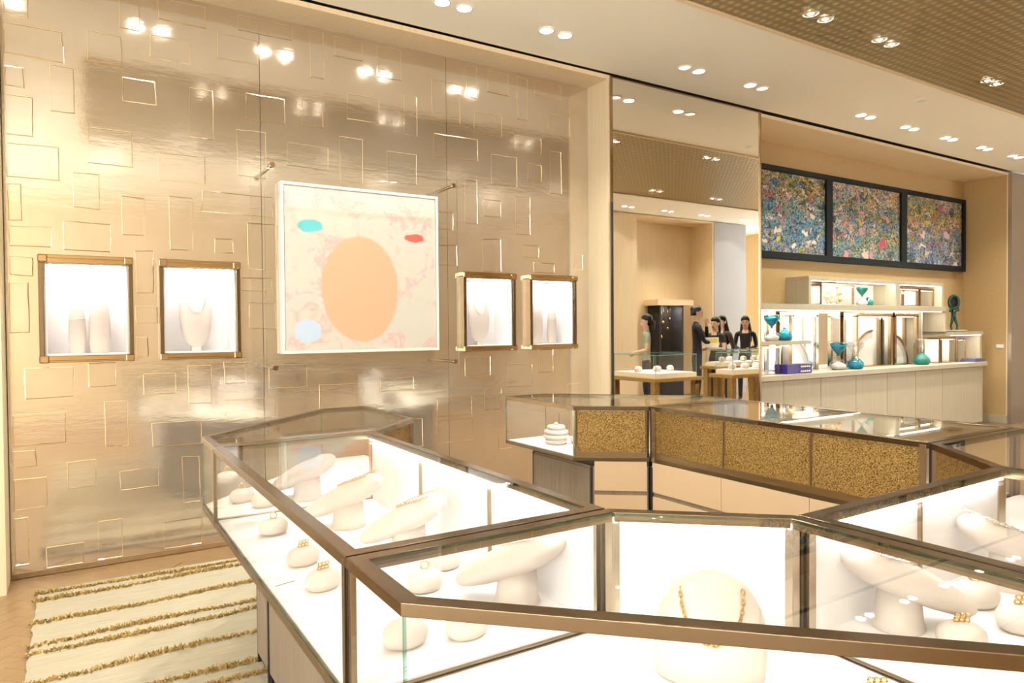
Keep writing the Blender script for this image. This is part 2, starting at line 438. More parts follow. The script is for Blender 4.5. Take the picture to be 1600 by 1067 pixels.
def area(name, loc, sx, sy, watts, col, direction=(0, 0, -1), parent=None, xdir=None):
    ld = bpy.data.lights.new(name, 'AREA'); ld.shape = 'RECTANGLE'; ld.size = sx; ld.size_y = sy
    ld.energy = watts; ld.color = col
    o = bpy.data.objects.new(name, ld); COL.objects.link(o)
    z = -Vector(direction).normalized()
    x = Vector(xdir) if xdir else Vector((1, 0, 0))
    x = (x - z * x.dot(z)).normalized(); y = z.cross(x)
    M = Matrix((x, y, z)).transposed().to_4x4(); M.translation = Vector(loc)
    if parent is not None:
        o.parent = parent
        M = Matrix.Translation(-Vector(parent.location)) @ M
    o.matrix_local = M
    return o
def spot(name, loc, watts, col, angle=95, blend=0.8, parent=None):
    ld = bpy.data.lights.new(name, 'SPOT'); ld.energy = watts; ld.color = col
    ld.spot_size = math.radians(angle); ld.spot_blend = blend; ld.shadow_soft_size = 0.04
    o = bpy.data.objects.new(name, ld); COL.objects.link(o)
    o.parent = parent; o.location = loc
    return o
def inset(poly, ds):
    """offset each edge i (poly[i]>poly[i+1], ccw polygon) inwards by ds[i]"""
    n = len(poly)
    if not isinstance(ds, (list, tuple)): ds = [ds] * n
    lines = []
    for i in range(n):
        a = Vector(poly[i]); b_ = Vector(poly[(i + 1) % n]); d = (b_ - a).normalized(); nr = Vector((-d.y, d.x))
        lines.append((a + nr * ds[i], d))
    out = []
    for i in range(n):
        p, d = lines[i - 1]; q, e = lines[i]
        den = d.x * e.y - d.y * e.x
        if abs(den) < 1e-9: out.append((q.x, q.y)); continue
        t = ((q.x - p.x) * e.y - (q.y - p.y) * e.x) / den
        out.append((p.x + d.x * t, p.y + d.y * t))
    return out

ZC = 3.665        # ceiling
ZS = 3.618        # soffit of the recesses
YF = 4.717        # front plane of the fitted wall
YG = 5.0          # gold wall

# ------------------------------------------------------------------ setting: floor
floor = strut('floor', MB().box(-2.6, 14, -3.4, 5.6, -0.06, -0.004, 'oak_floor'))
pl = MB().box(-0.27, 0.27, -0.044, 0.044, -0.004, 0.0, 'oak_floor')
pl0 = None
k = 0
S = 0.09
for i in range(-14, 26):
    for j in range(-8, 14):
        # herringbone: long boards 6S by S at +-45 degrees
        for o_ in (0, 1):
            u = i * S + j * 6 * S + (3 * S if o_ == 0 else 6.5 * S)
            v_ = i * S - j * 6 * S + (0.5 * S if o_ == 0 else -2 * S)
            x = -0.6 + (u - v_) * 0.7071; y = 3.0 + (u + v_) * 0.7071
            if not (-1.55 < x < 0.7 and 2.6 < y < 4.75): continue
            if k > 280: continue
            if pl0 is None:
                pl0 = pl.build('floor_board', floor); ob = pl0
            else:
                ob = pl0.copy(); COL.objects.link(ob)
            ob.parent = floor
            ob.location = (x, y, 0.0); ob.rotation_euler = (0, 0, PI / 4 if o_ == 0 else -PI / 4)
            k += 1

# ceilings
strut('ceiling', MB().box(-2.6, 14, 3.40, 4.70, ZC, ZC + 0.1, 'ceiling_paint').box(-2.6, 14, -3.4, 0.66, ZC, ZC + 0.1, 'ceiling_paint').box(-2.6, 0.08, 0.66, 3.40, ZC, ZC + 0.1, 'ceiling_paint').box(-2.6, 14, 4.70, 5.7, ZC + 0.02, ZC + 0.12, 'shadow_gap'))
gc = strut('ceiling_panel', MB().box(0.10, 14, 0.68, 3.38, ZC - 0.005, ZC + 0.08, 'woven_gold'))
strut('trim_1', MB().box(0.08, 14, 3.38, 3.405, ZC - 0.02, ZC + 0.02, 'oak').box(0.08, 14, 0.655, 0.68, ZC - 0.02, ZC + 0.02, 'oak').box(0.08, 0.10, 0.68, 3.38, ZC - 0.02, ZC + 0.02, 'oak'))

# wall with gold leaf panels
VIT = [(-0.18, 0.31), (0.455, 0.945), (2.645, 3.14), (3.285, 3.78)]
VZ = (1.275, 1.905)
wall = strut('wall_back', MB().box(-0.8, 4.0, 5.30, 5.45, 0, ZC, 'plaster'))
seams = [-0.342, 1.103, 2.535, 3.967]
for a, b_ in zip(seams[:-1], seams[1:]):
    mb = MB(); a2, b2 = a + 0.0015, b_ - 0.0015
    xs = sorted({a2, b2} | {x for v in VIT for x in v if a2 < x < b2})
    for x0, x1 in zip(xs[:-1], xs[1:]):
        hole = any(v[0] <= x0 + 1e-6 and v[1] >= x1 - 1e-6 for v in VIT)
        if hole:
            mb.box(x0, x1, YG, YG + 0.02, 0.03, VZ[0], 'gold_leaf'); mb.box(x0, x1, YG, YG + 0.02, VZ[1], ZS, 'gold_leaf')
        else: mb.box(x0, x1, YG, YG + 0.02, 0.03, ZS, 'gold_leaf')
    mb.build('gold_leaf_panel', wall)
MB().box(-0.342, 3.967, 4.992, YG + 0.03, 0.0, 0.03, 'oak_floor').build('base_rail', wall)
RECTS = [(0.268, 3.351, 0.374, 3.585), (0.484, 3.454, 0.761, 3.585), (0.093, 3.113, 0.275, 3.294), (0.432, 3.2, 0.671, 3.344), (0.836, 3.273, 1.091, 3.437), (0.968, 3.489, 1.328, 3.585), (-0.32, 3.072, -0.035, 3.252), (-0.32, 2.885, -0.232, 2.997), (-0.104, 2.774, 0.019, 3.043), (-0.318, 2.61, -0.192, 2.834), (0.274, 2.899, 0.46, 3.044), (0.657, 2.727, 0.798, 3.043), (1.01, 2.894, 1.267, 3.07), (0.086, 2.489, 0.321, 2.703), (0.475, 2.424, 0.745, 2.603), (0.951, 2.501, 1.14, 2.815), (-0.317, 2.363, -0.07, 2.555), (0.002, 2.208, 0.143, 2.419), (0.258, 2.06, 0.382, 2.298), (0.532, 1.978, 0.665, 2.324), (0.726, 2.243, 1.174, 2.378), (-0.318, 3.3, -0.205, 3.501), (-0.32, 2.11, -0.257, 2.316), (-0.048, 1.946, 0.196, 2.119), (-0.32, 1.961, -0.113, 2.074), (-0.32, 1.786, -0.204, 1.895), (-0.32, 1.448, -0.23, 1.741), (0.33, 1.698, 0.428, 1.962), (0.325, 1.502, 0.445, 1.608), (0.325, 1.291, 0.394, 1.413), (1.013, 1.872, 1.201, 2.182), (0.8, 1.974, 0.914, 2.065), (-0.254, 1.059, -0.014, 1.236), (0.07, 1.114, 0.207, 1.257), (0.365, 1.044, 0.55, 1.181), (0.622, 0.971, 0.763, 1.218), (0.848, 1.097, 0.984, 1.236), (0.146, 0.734, 0.268, 1.01), (0.848, 0.841, 1.176, 0.982), (1.014, 1.465, 1.185, 1.642), (0.965, 1.721, 1.162, 1.813), (-0.32, 0.784, -0.058, 0.963), (0.408, 0.708, 0.699, 0.863), (-0.32, 0.655, -0.212, 0.75), (-0.056, 0.504, 0.09, 0.661), (0.224, 0.452, 0.436, 0.574), (0.582, 0.324, 0.682, 0.624), (-0.32, 0.408, -0.158, 0.587), (-0.32, 0.082, -0.254, 0.354), (0.1, 0.04, 0.228, 0.276), (0.464, 0.04, 0.689, 0.213), (-0.165, 0.04, 0.021, 0.157), (1.452, 3.259, 1.549, 3.585), (1.63, 3.448, 1.843, 3.585), (1.957, 3.356, 2.149, 3.585), (2.411, 3.104, 2.656, 3.419), (2.722, 3.337, 2.818, 3.585), (2.921, 3.405, 3.12, 3.585), (3.208, 3.229, 3.306, 3.585), (3.386, 3.464, 3.666, 3.585), (3.525, 3.158, 3.762, 3.327), (2.79, 3.057, 3.053, 3.226), (1.391, 2.911, 1.538, 3.08), (1.72, 3.005, 1.968, 3.19), (2.171, 2.954, 2.278, 3.255), (1.662, 2.539, 1.833, 2.864), (1.284, 2.61, 1.576, 2.77), (2.024, 2.58, 2.268, 2.806), (2.424, 2.825, 2.818, 2.999), (2.95, 2.656, 3.203, 2.897), (3.185, 2.965, 3.449, 3.091), (3.307, 2.72, 3.453, 2.864), (3.549, 2.632, 3.666, 3.003), (2.694, 2.311, 2.813, 2.665), (2.873, 2.384, 3.034, 2.517), (3.18, 2.255, 3.33, 2.577), (2.457, 2.248, 2.588, 2.381), (2.863, 1.927, 3.036, 2.193), (2.465, 1.96, 2.62, 2.119), (3.248, 2.062, 3.42, 2.161), (3.365, 1.934, 3.583, 2.018), (2.686, 1.063, 2.921, 1.216), (3.084, 0.953, 3.337, 1.144), (3.412, 1.062, 3.562, 1.258), (2.864, 0.774, 3.025, 0.956), (1.136, 1.048, 1.402, 1.206), (1.958, 0.985, 2.227, 1.079), (2.429, 0.747, 2.742, 0.897), (3.81, 1.978, 3.90, 2.109), (2.432, 0.539, 2.746, 0.72), (1.492, 0.864, 1.781, 1.052), (2.031, 0.529, 2.299, 0.753), (3.002, 0.44, 3.129, 0.581), (3.40, 0.45, 3.62, 0.70), (3.70, 0.75, 3.86, 0.95), (3.60, 1.5, 3.62, 1.6)]
for (x0, z0, x1, z1) in RECTS[:-1]:
    mb = MB(); j = lambda s_: random.uniform(-s_, s_)
    c = [(x0 + j(.004), z0 + j(.004)), (x1 + j(.004), z0 + j(.004)), (x1 + j(.004), z1 + j(.004)), (x0 + j(.004), z1 + j(.004))]
    for q in range(4):
        (ax, az), (bx, bz) = c[q], c[(q + 1) % 4]
        n_ = 4
        pts = []
        for s_ in range(n_ + 1):
            t = s_ / n_
            wob = 0 if s_ in (0, n_) else 0.0018
            pts.append((ax + (bx - ax) * t + j(wob), YG - 0.0005, az + (bz - az) * t + j(wob)))
        mb.tube(pts, 0.0026, 'gold_line', 5)
    mb.build('embossed_rectangle', wall)

# jambs, soffit and fascia of the gold recess
strut('trim_2', MB().box(-0.8, -0.345, YF, 5.30, 0, ZC - 0.012, 'oak'))
strut('trim_3', MB().box(3.967, 3.99, YF, 5.30, 0, ZC - 0.012, 'oak'))
strut('trim_4', MB().box(-0.345, 3.967, YF, 5.30, ZS, ZC - 0.012, 'oak'))
strut('wall_left_and_light_baffle', MB().box(-2.7, -2.6, 1.8, 5.3, 0, ZC - 0.012, 'plaster').box(-2.6, -0.8, YF, 5.30, 0, ZC - 0.012, 'oak').box(-1.35, -1.345, YF - 0.002, YF + 0.02, 0, ZC - 0.02, 'shadow_gap'))  # plaster partition is added out of view to keep light off the jamb

# mirror-clad pier between the recesses
strut('wall_pier', MB().box(3.99, 5.985, YF + 0.012, 5.45, 0, ZC - 0.012, 'oak'))
t = thing('wall_mirror', (4.98, YF, 0), 'tall floor-to-ceiling mirror panel between the gold wall and the shelf alcove', 'mirror')
MB().box(4.012, 5.965, YF - 0.004, YF + 0.012, 0.0, ZC - 0.03, 'mirror').build('mirror_glass', t, t.location)
MB().box(3.985, 4.012, YF - 0.012, YF + 0.012, 0.0, ZC - 0.02, 'bronze').build('edge_strip', t, t.location)
MB().box(5.965, 5.99, YF - 0.012, YF + 0.012, 0.0, ZC - 0.02, 'bronze').build('edge_strip', t, t.location)
MB().box(4.012, 5.965, YF - 0.008, YF + 0.012, ZC - 0.03, ZC - 0.02, 'bronze').build('top_strip', t, t.location)
MB().box(3.98, 3.995, YF - 0.03, YF - 0.012, 0.75, 2.55, 'dark_metal').build('pull_handle', t, t.location, bevel=0.003)

# alcove
AX0, AX1, AYB = 5.985, 11.50, 5.34
strut('wall_alcove_back', MB().box(AX0, AX1 + 0.2, AYB, AYB + 0.1, 0, ZC, 'fabric_wall'))
strut('wall_alcove_left', MB().box(5.975, 5.99, YF + 0.012, AYB, 0, ZS, 'oak'))
strut('wall_alcove_right', MB().box(AX1, AX1 + 0.2, YF + 0.03, AYB, 0, ZS, 'fabric_wall').box(AX1 - 0.002, AX1, YF + 0.03, YF + 0.045, 0, ZS, 'oak'))
strut('trim_5', MB().box(AX0, AX1 + 0.2, YF + 0.03, AYB, ZS, ZC - 0.012, 'oak'))
strut('baseboard_alcove', MB().box(11.2, AX1, AYB - 0.012, AYB, 0, 0.12, 'oak_pale').box(AX1 - 0.012, AX1, YF + 0.03, AYB, 0, 0.12, 'oak_pale'))
strut('wall_pillar_right', MB().box(AX1 + 0.01, 13.2, YF - 0.015, YF + 0.03, 0, ZC - 0.012, 'pillar_metal').box(13.2, 14, YF, YF + 0.03, 0, ZC, 'oak'))

# the side of the shop behind the camera, seen in the mirror and the gold wall
YO = -0.73
strut('wall_opposite', MB().box(8.0, 9.25, YO - 0.62, YO, 0, ZC - 0.012, 'oak').box(9.25, 11.36, YO - 0.66, YO - 0.60, 0, ZC, 'oak').box(9.25, 11.36, YO - 0.6, YO, ZS, ZC - 0.012, 'oak').box(11.36, 11.40, YO - 0.66, YO, 0, ZC - 0.012, 'oak'))
strut('wall_pillar_opposite', MB().box(11.40, 12.40, YO - 0.4, YO + 0.01, 0, ZC - 0.012, 'pale_panel'))
strut('wall_rear_and_light_ends', MB().box(-1.3, 8.0, -3.4, -3.3, 0, ZC, 'oak').box(7.95, 8.0, -3.3, YO, 0, ZC, 'oak').box(12.4, 14, -3.4, -3.3, 0, ZC, 'oak').box(13.9, 14, 1.2, 4.6, 0, ZC, 'oak').box(13.9, 14, -3.3, -1.0, 0, ZC, 'fabric_wall'))  # right end walls added, their gap sized to control incoming light

# ------------------------------------------------------------------ downlights
def downlight(on=True, gold=False):
    t = thing('downlight', (0, 0, ZC), 'x', 'ceiling light')
    mb = MB()
    n = 20
    out = [(0.058 * math.cos(2 * PI * i / n), 0.058 * math.sin(2 * PI * i / n)) for i in range(n)]
    inn = [(p[0] * 0.86, p[1] * 0.86) for p in out]
    mb.ring(out, inn, -0.009, -0.001, 'chrome' if gold else 'white_lacquer')
    mb.build('trim_ring', t)
    MB().prism(inn, -0.004, -0.001, 'lens_on' if on else 'lens_off').build('lens', t)
    if gold:
        MB().ring([(p[0] * 0.98, p[1] * 0.98) for p in inn], [(p[0] * 0.45, p[1] * 0.45) for p in inn], -0.0065, -0.0045, 'chrome').build('reflector', t)
    return t
protos = {}
def put_light(x, y, label, on=True, gold=False, watts=DOWN_W, lamp=True):
    key = (on, gold)
    if key not in protos:
        protos[key] = downlight(on, gold); o = protos[key]; o['label'] = label
    else: o = copy_tree(protos[key], label=label)
    o.location = (x, y, ZC - (0.005 if gold else 0.0))
    o['group'] = 'recessed downlights in pairs'
    return o
ORD = ['first', 'second', 'third', 'fourth', 'fifth', 'sixth', 'seventh', 'eighth', 'ninth', 'tenth']
WHERE = {0.49: 'above the left pair of wall vitrines', 1.38: 'above the left edge of the pale painting', 2.225: 'at the top frame edge, above the painting',
         3.085: 'above the right pair of wall vitrines', 4.52: 'above the left half of the tall mirror', 5.36: 'above the right half of the tall mirror',
         7.11: 'first above the shelf alcove', 7.965: 'second above the shelf alcove', 8.825: 'third above the shelf alcove', 9.695: 'fourth above the shelf alcove', 10.535: 'fifth above the shelf alcove'}
LAMPS = []
for xc, wh in WHERE.items():
    for sgn, nm in ((-1, 'left'), (1, 'right')):
        on = not ((xc == 4.52 and sgn < 0) or (xc == 5.36 and sgn > 0))
        put_light(xc + sgn * 0.085, 4.265, ('lit' if on else 'dimmed') + ' round downlight, ' + nm + ' of the pair ' + wh, on)
    LAMPS.append((xc, 4.265))
for xc in (-0.4, -1.3):
    for sgn, nm in ((-1, 'left'), (1, 'right')):
        put_light(xc + sgn * 0.085, 4.265, 'lit round downlight, %s of the pair outside the gold wall, %s from its jamb' % (nm, 'nearer' if xc > -1 else 'farther'))
    LAMPS.append((xc, 4.265))
GW = {4.52: 'nearest the light ceiling strip in view', 5.375: 'second in the woven gold ceiling', 7.10: 'third in the woven gold ceiling', 8.3: 'fourth in the woven gold ceiling, by the frame edge'}
for i_, xc in enumerate((1.1, 2.0, 2.85, 4.52, 5.375, 7.10, 8.3, 9.6, 10.9)):
    for sgn, nm in ((-1, 'left'), (1, 'right')):
        put_light(xc + sgn * 0.085, 3.065, 'chrome-rimmed downlight, %s of the pair %s' % (nm, GW.get(xc, ORD[i_] + ' in the front row, seen in reflections')), True, True)
    LAMPS.append((xc, 3.065))
for i_, xc in enumerate((1.1, 2.85, 4.6, 6.4, 8.0, 9.4, 10.8, 12.2)):
    for sgn, nm in ((-1, 'left'), (1, 'right')):
        put_light(xc + sgn * 0.085, 1.1, 'chrome-rimmed downlight, %s of the %s pair in the rear gold row, seen in reflections' % (nm, ORD[i_]), True, True)
    LAMPS.append((xc, 1.1))
for i_, xc in enumerate((-2.2, -1.0, 0.4, 2.2, 4.0, 6.0, 8.6, 9.6, 10.6, 11.8)):
    for sgn, nm in ((-1, 'left'), (1, 'right')):
        put_light(xc + sgn * 0.085, -0.25, 'lit round downlight, %s of the %s pair over the rear walkway, seen in reflections' % (nm, ORD[i_]))
    LAMPS.append((xc, -0.25))
for x_, y_ in LAMPS:
    spot('downlight_lamp', (x_, y_, ZC - 0.03), DOWN_W, WARM, 112, 0.9)
o = tag(MB().loft([(ZC - 0.012, 0.035, 0.035), (ZC - 0.006, 0.05, 0.05), (ZC, 0.052, 0.052)], 'white_lacquer', 20, 7.085, 3.68).build('smoke_detector', None, (7.085, 3.68, ZC), smooth=False), 'small round smoke detector on the cream ceiling', 'detector')

# ------------------------------------------------------------------ rug
rug = thing('striped_rug', (1.0, 3.0, 0), 'cream woven rug with rows of golden tufts in front of the gold wall', 'rug')
mb = MB()
nx, ny = 60, 90
rx0, rx1, ry0, ry1 = -0.2, 2.3, 1.3, 4.665
vs = []; fs = []
for jx in range(ny + 1):
    for ix in range(nx + 1):
        x = rx0 + (rx1 - rx0) * ix / nx; y = ry0 + (ry1 - ry0) * jx / ny
        if ix == 0: x += random.uniform(-.006, .006)
        vs.append((x, y, 0.010 + random.uniform(-.0012, .0012)))
for jx in range(ny):
    for ix in range(nx):
        a = jx * (nx + 1) + ix; fs.append((a, a + 1, a + nx + 2, a + nx + 1))
mb.add(vs, fs, 'rug_weave')
mb.box(rx0, rx1, ry0, ry1, 0.0, 0.0085, 'rug_weave')
mb.build('field', rug, rug.location, smooth=True)
for yr in (4.59, 4.485, 4.145, 3.855, 3.745, 3.445, 3.16, 3.03, 2.72, 2.42, 2.31):
    mb = MB(); vs = []; fs = []; vs2 = []; fs2 = []
    x = rx0 - 0.01
    ph = random.uniform(0, 6)
    while x < rx1:
        yy = yr + 0.012 * math.sin(x * 5 + ph) + random.uniform(-.006, .006)
        dens = 0.6 + 0.4 * math.sin(x * 9 + ph * 2) + random.uniform(-.2, .2)
        for _ in range(3):
            bx_ = x + random.uniform(-.004, .004); by = yy + random.uniform(-.012, .012)
            h = random.uniform(.010, .022) * (0.55 + 0.5 * max(dens, 0.1)); lx = random.uniform(-.014, .014); ly = random.uniform(-.018, .012); wd = .0032
            V, Fc = (vs, fs) if random.random() < 0.6 else (vs2, fs2)
            o_ = len(V)
            V += [(bx_ - wd, by, .009), (bx_ + wd, by, .009), (bx_ + lx + wd * .8, by + ly, .010 + h), (bx_ + lx - wd * .8, by + ly, .010 + h), (bx_, by + wd * 1.6, .009)]
            Fc += [(o_, o_ + 1, o_ + 2, o_ + 3), (o_ + 1, o_ + 4, o_ + 2), (o_ + 4, o_, o_ + 3), (o_ + 4, o_ + 3, o_ + 2)]
        x += 0.0052
    mb.add(vs, fs, 'rug_tuft'); mb.add(vs2, fs2, 'rug_tuft_light')
    tag(mb.build('tuft_row', rug, rug.location), kind='stuff')

# ------------------------------------------------------------------ the ring of showcases
ZT, ZB, ZD = 1.0, 0.686, 0.71
def post(mb, p, c, z0, z1, s_, mat):
    """square post at plan corner p, pushed towards centre c"""
    d = (Vector(c) - Vector(p)).normalized() * s_ * 0.9
    x, y = p[0] + d.x, p[1] + d.y
    mb.box(x - s_ / 2, x + s_ / 2, y - s_ / 2, y + s_ / 2, z0, z1, mat)
def showcase(poly, kinds, label, recess, panels=1, base_z=0.0):
    """poly ccw; kinds per edge: g glass, p staff-side panel, o open joint"""
    n = len(poly)
    cx = sum(p[0] for p in poly) / n; cy = sum(p[1] for p in poly) / n
    t = thing('display_case', (cx, cy, base_z), label, 'display case', 'glass jewellery cases set in a ring')
    og = Vector((cx, cy, base_z))
    g = inset(poly, [0.004 if k_ == 'o' else 0.0015 for k_ in kinds])
    i1 = inset(g, 0.034)
    tf = MB().ring(g, i1, ZT - 0.024, ZT, 'brass').build('top_frame', t, og, bevel=0.0015)
    gi = inset(g, 0.030)
    MB().prism(inset(g, 0.034), ZT - 0.0085, ZT - 0.0015, 'glass', 'glass_edge').build('top_glass', t, og)
    MB().ring(g, inset(g, 0.014), ZB, ZD - 0.004, 'brass_satin').build('bottom_frame', t, og, bevel=0.001)
    MB().prism(inset(g, 0.0145), ZB + 0.002, ZD, 'white_deck').build('deck', t, og)
    for i in range(n):
        a, b_ = g[i], g[(i + 1) % n]; A_, B_ = Vector(a), Vector(b_); ln = (B_ - A_).length; d = (B_ - A_) / ln
        k_ = kinds[i]
        if k_ == 'g':
            MB().wallseg(A_ + d * 0.001, B_ - d * 0.001, ZD - 0.004, ZT - 0.024, 0.007, 'glass', 'glass_edge', 0.003).build('side_glass', t, og)
        elif k_ == 'p':
            np_ = panels if ln > 0.9 else 1
            nr = Vector((-d.y, d.x))
            MB().wallseg(A_ + d * 0.012, B_ - d * 0.012, ZD - 0.004, ZD + 0.026, 0.012, 'brass_panel', None, 0.002).build('panel_rail', t, og)
            for q in range(np_):
                s0 = A_ + d * (0.016 + (ln - 0.032) * q / np_ + 0.003); s1 = A_ + d * (0.016 + (ln - 0.032) * (q + 1) / np_ - 0.003)
                if q: MB().wallseg(s0 - d * 0.0075, s0 + d * 0.0015, ZD - 0.004, ZT - 0.024, 0.026, 'brass_panel', None, 0.006).build('mullion', t, og)
                p_ = MB().wallseg(s0, s1, ZD + 0.018, ZT - 0.026, 0.004, 'gold_relief', None, 0.012).build('relief_panel', t, og)
                MB().wallseg(s0, s1, ZD, ZT - 0.026, 0.004, 'white_liner', None, 0.0185).build('white_liner', t, og)
            m0 = A_ + d * 0.03 + nr * 0.036; m1 = B_ - d * 0.03 + nr * 0.036
            MB().wallseg(m0, m1, ZT - 0.030, ZT - 0.0245, 0.008, 'led', None, -0.006).build('light_strip', tf, og)
            mid = (m0 + m1) / 2
            ao = area('case_light', (mid.x, mid.y, ZT - 0.032), ln - 0.06, 0.012, CASE_W * ln, COOL, (nr.x * 0.75, nr.y * 0.75, -1), t, (d.x, d.y, 0))
    for i in range(n):
        k0, k1 = kinds[i - 1], kinds[i]
        if k0 == 'g' and k1 == 'g': continue
        s_ = 0.026 if 'p' in (k0, k1) else 0.013
        mb = MB(); post(mb, g[i], (cx, cy), ZB, ZT - 0.01, s_, 'brass_lit' if 'p' in (k0, k1) else 'brass_satin')
        mb.build('corner_post', t, og, bevel=0.001)
    for i in range(n):
        if kinds[i] != 'o': continue
        A_, B_ = Vector(poly[i]), Vector(poly[(i + 1) % n]); d = (B_ - A_).normalized()
        for c_, sg in ((A_, 1), (B_, -1)):
            c_ = c_ + d * sg * 0.010
            MB().wallseg(c_ - d * 0.006, c_ + d * 0.006, ZB, ZT - 0.004, 0.0038, 'black', None, 0.0).build('joint_strip', t, og)
    bs = inset(poly, recess)
    MB().prism(inset(bs, 0.012), 0.655, ZB, 'black').build('neck', t, og)
    MB().prism(inset(bs, 0.02), base_z, 0.05, 'black').build('plinth', t, og)
    MB().prism(inset(bs, 0.006), 0.05, 0.655, 'oak_grey').build('base_body', t, og)  # oak kept darker to paint the shade inside the drawer gaps
    for i in range(n):
        if kinds[i] == 'o': continue
        A_, B_ = Vector(bs[i]), Vector(bs[(i + 1) % n]); ln = (B_ - A_).length
        if ln < 0.05: continue
        d = (B_ - A_) / ln
        if kinds[i] == 'g':
            np_ = max(1, round(ln / 0.75))
            for q in range(np_):
                MB().wallseg(A_ + d * (0.016 + (ln - 0.032) * q / np_ + 0.002), A_ + d * (0.016 + (ln - 0.032) * (q + 1) / np_ - 0.002), 0.06, 0.64, 0.010, 'oak_grey', None, 0.0).build('base_panel', t, og)
        else:
            np_ = panels if ln > 0.9 else 1
            for q in range(np_):
                s0 = A_ + d * (0.016 + (ln - 0.032) * q / np_ + 0.0015); s1 = A_ + d * (0.016 + (ln - 0.032) * (q + 1) / np_ - 0.0015)
                MB().wallseg(s0, s1, 0.515, 0.683, 0.010, 'peach_panel', None, 0.0).build('drawer_front', t, og)
                MB().wallseg(s0, s1, 0.06, 0.490, 0.010, 'peach_panel', None, 0.0).build('drawer_front', t, og)
    for i in range(n):
        mb = MB(); post(mb, bs[i], (cx, cy), base_z, 0.655, 0.016, 'dark_metal'); mb.build('base_post', t, og)
    return t
CG = 0.2
showcase([(0.445, 1.34), (1.115, 1.34), (1.115, 2.918), (0.445, 2.918)], 'opog', 'long glass jewellery case along the rug, second from the gold wall', [0, 0, 0, CG], 3, 0.010)
showcase([(0.445, 2.918), (1.115, 2.918), (1.45, 3.25), (1.45, 3.95), (1.18, 3.95), (0.445, 3.213)], 'opgggg', 'angled corner glass case nearest the gold wall, left of the staff opening', [0, 0, 0.08, CG, CG, CG], 1, 0.010)
showcase([(0.445, 1.062), (1.18, 0.33), (1.45, 0.33), (1.45, 1.04), (1.115, 1.34), (0.445, 1.34)], 'ggopog', 'nearest angled corner glass case with a thick brass front rail', [CG, CG, 0, 0, 0, CG])
showcase([(1.45, 0.33), (2.46, 0.33), (2.46, 1.05), (1.45, 1.04)], 'gopo', 'glass jewellery case at the right edge with white seamed back panels', [CG, 0, 0, 0], 2)
showcase([(2.46, 0.33), (2.75, 0.33), (3.48, 1.06), (3.48, 1.40), (2.76, 1.40), (2.46, 1.05)], 'gggopo', 'angled corner glass case at the far right behind the right case', [CG, CG, CG, 0, 0, 0])
showcase([(2.76, 1.40), (3.48, 1.40), (3.48, 2.93), (2.76, 2.93)], 'ogop', 'long far glass case backed by three gold relief panels', [0, CG, 0, 0], 3)
showcase([(3.48, 2.93), (3.48, 3.215), (2.745, 3.95), (2.42, 3.95), (2.42, 3.20), (2.76, 2.93)], 'ggggpo', 'angled corner glass case right of the staff opening, beside the long gold-backed case', [CG, CG, CG, 0.08, 0, 0])

# ------------------------------------------------------------------ props for the cases
# oval cushion forms (pebbles)
def pebble_mesh():
    mb = MB()
    mb.loft([(0.0, .030, .024), (.002, .038, .030), (.010, .046, .037), (.024, .049, .040), (.036, .046, .037), (.046, .037, .030), (.052, .024, .020), (.054, .010, .008)], 'cream_leather', 24)
    return mb
peb0 = None
jew0 = {}
def jewel(kind):
    mb = MB()
    if kind == 'ring':
        pts = [(0.010 * math.cos(a), 0, 0.011 + 0.010 * math.sin(a)) for a in [2 * PI * i / 18 for i in range(18)]]
        mb.tube(pts, 0.0022, 'gold_jewel', 6, closed=True)
        mb.loft([(0.020, .003, .003), (.0235, .005, .005), (.026, .003, .003)], 'silver_jewel', 8)
    elif kind == 'cluster':
        for i in range(3):
            for jn in range(2):
                x = (i - 1) * 0.0098 + jn * .002; z = 0.005 + jn * 0.0095
                pts = [(x + .0046 * math.cos(a), (i - 1) * .004 + .002 * math.sin(3 * a), z + .0046 * math.sin(a)) for a in [2 * PI * q / 8 for q in range(8)]]
                mb.tube(pts, 0.0021, 'gold_jewel', 6, closed=True)
    return mb
def put_pebble(x, y, label, rz=0.0, sc=1.0, jk='cluster', jl=None):
    global peb0
    if peb0 is None:
        peb0 = pebble_mesh().build('display_cushion', smooth=True); o = peb0
    else:
        o = peb0.copy(); COL.objects.link(o)
    sc *= 1.12; o.location = (x, y, ZD); o.rotation_euler = (0, 0, rz); o.scale = (sc, sc, sc * .92)
    tag(o, label, 'display cushion', 'oval cream ring cushions')
    if jk:
        if jk not in jew0:
            jew0[jk] = jewel(jk).build('gold_ring' if jk == 'ring' else 'gold_brooch', smooth=True); j = jew0[jk]
        else:
            j = jew0[jk].copy(); COL.objects.link(j)
        j.location = (x, y, ZD + 0.0525 * sc * .92); j.rotation_euler = (0, 0, rz - 0.5); j.scale = (sc, sc, sc)
        tag(j, jl or ('small gold jewel on the ' + label), 'jewellery', 'small gold jewels on cushions')
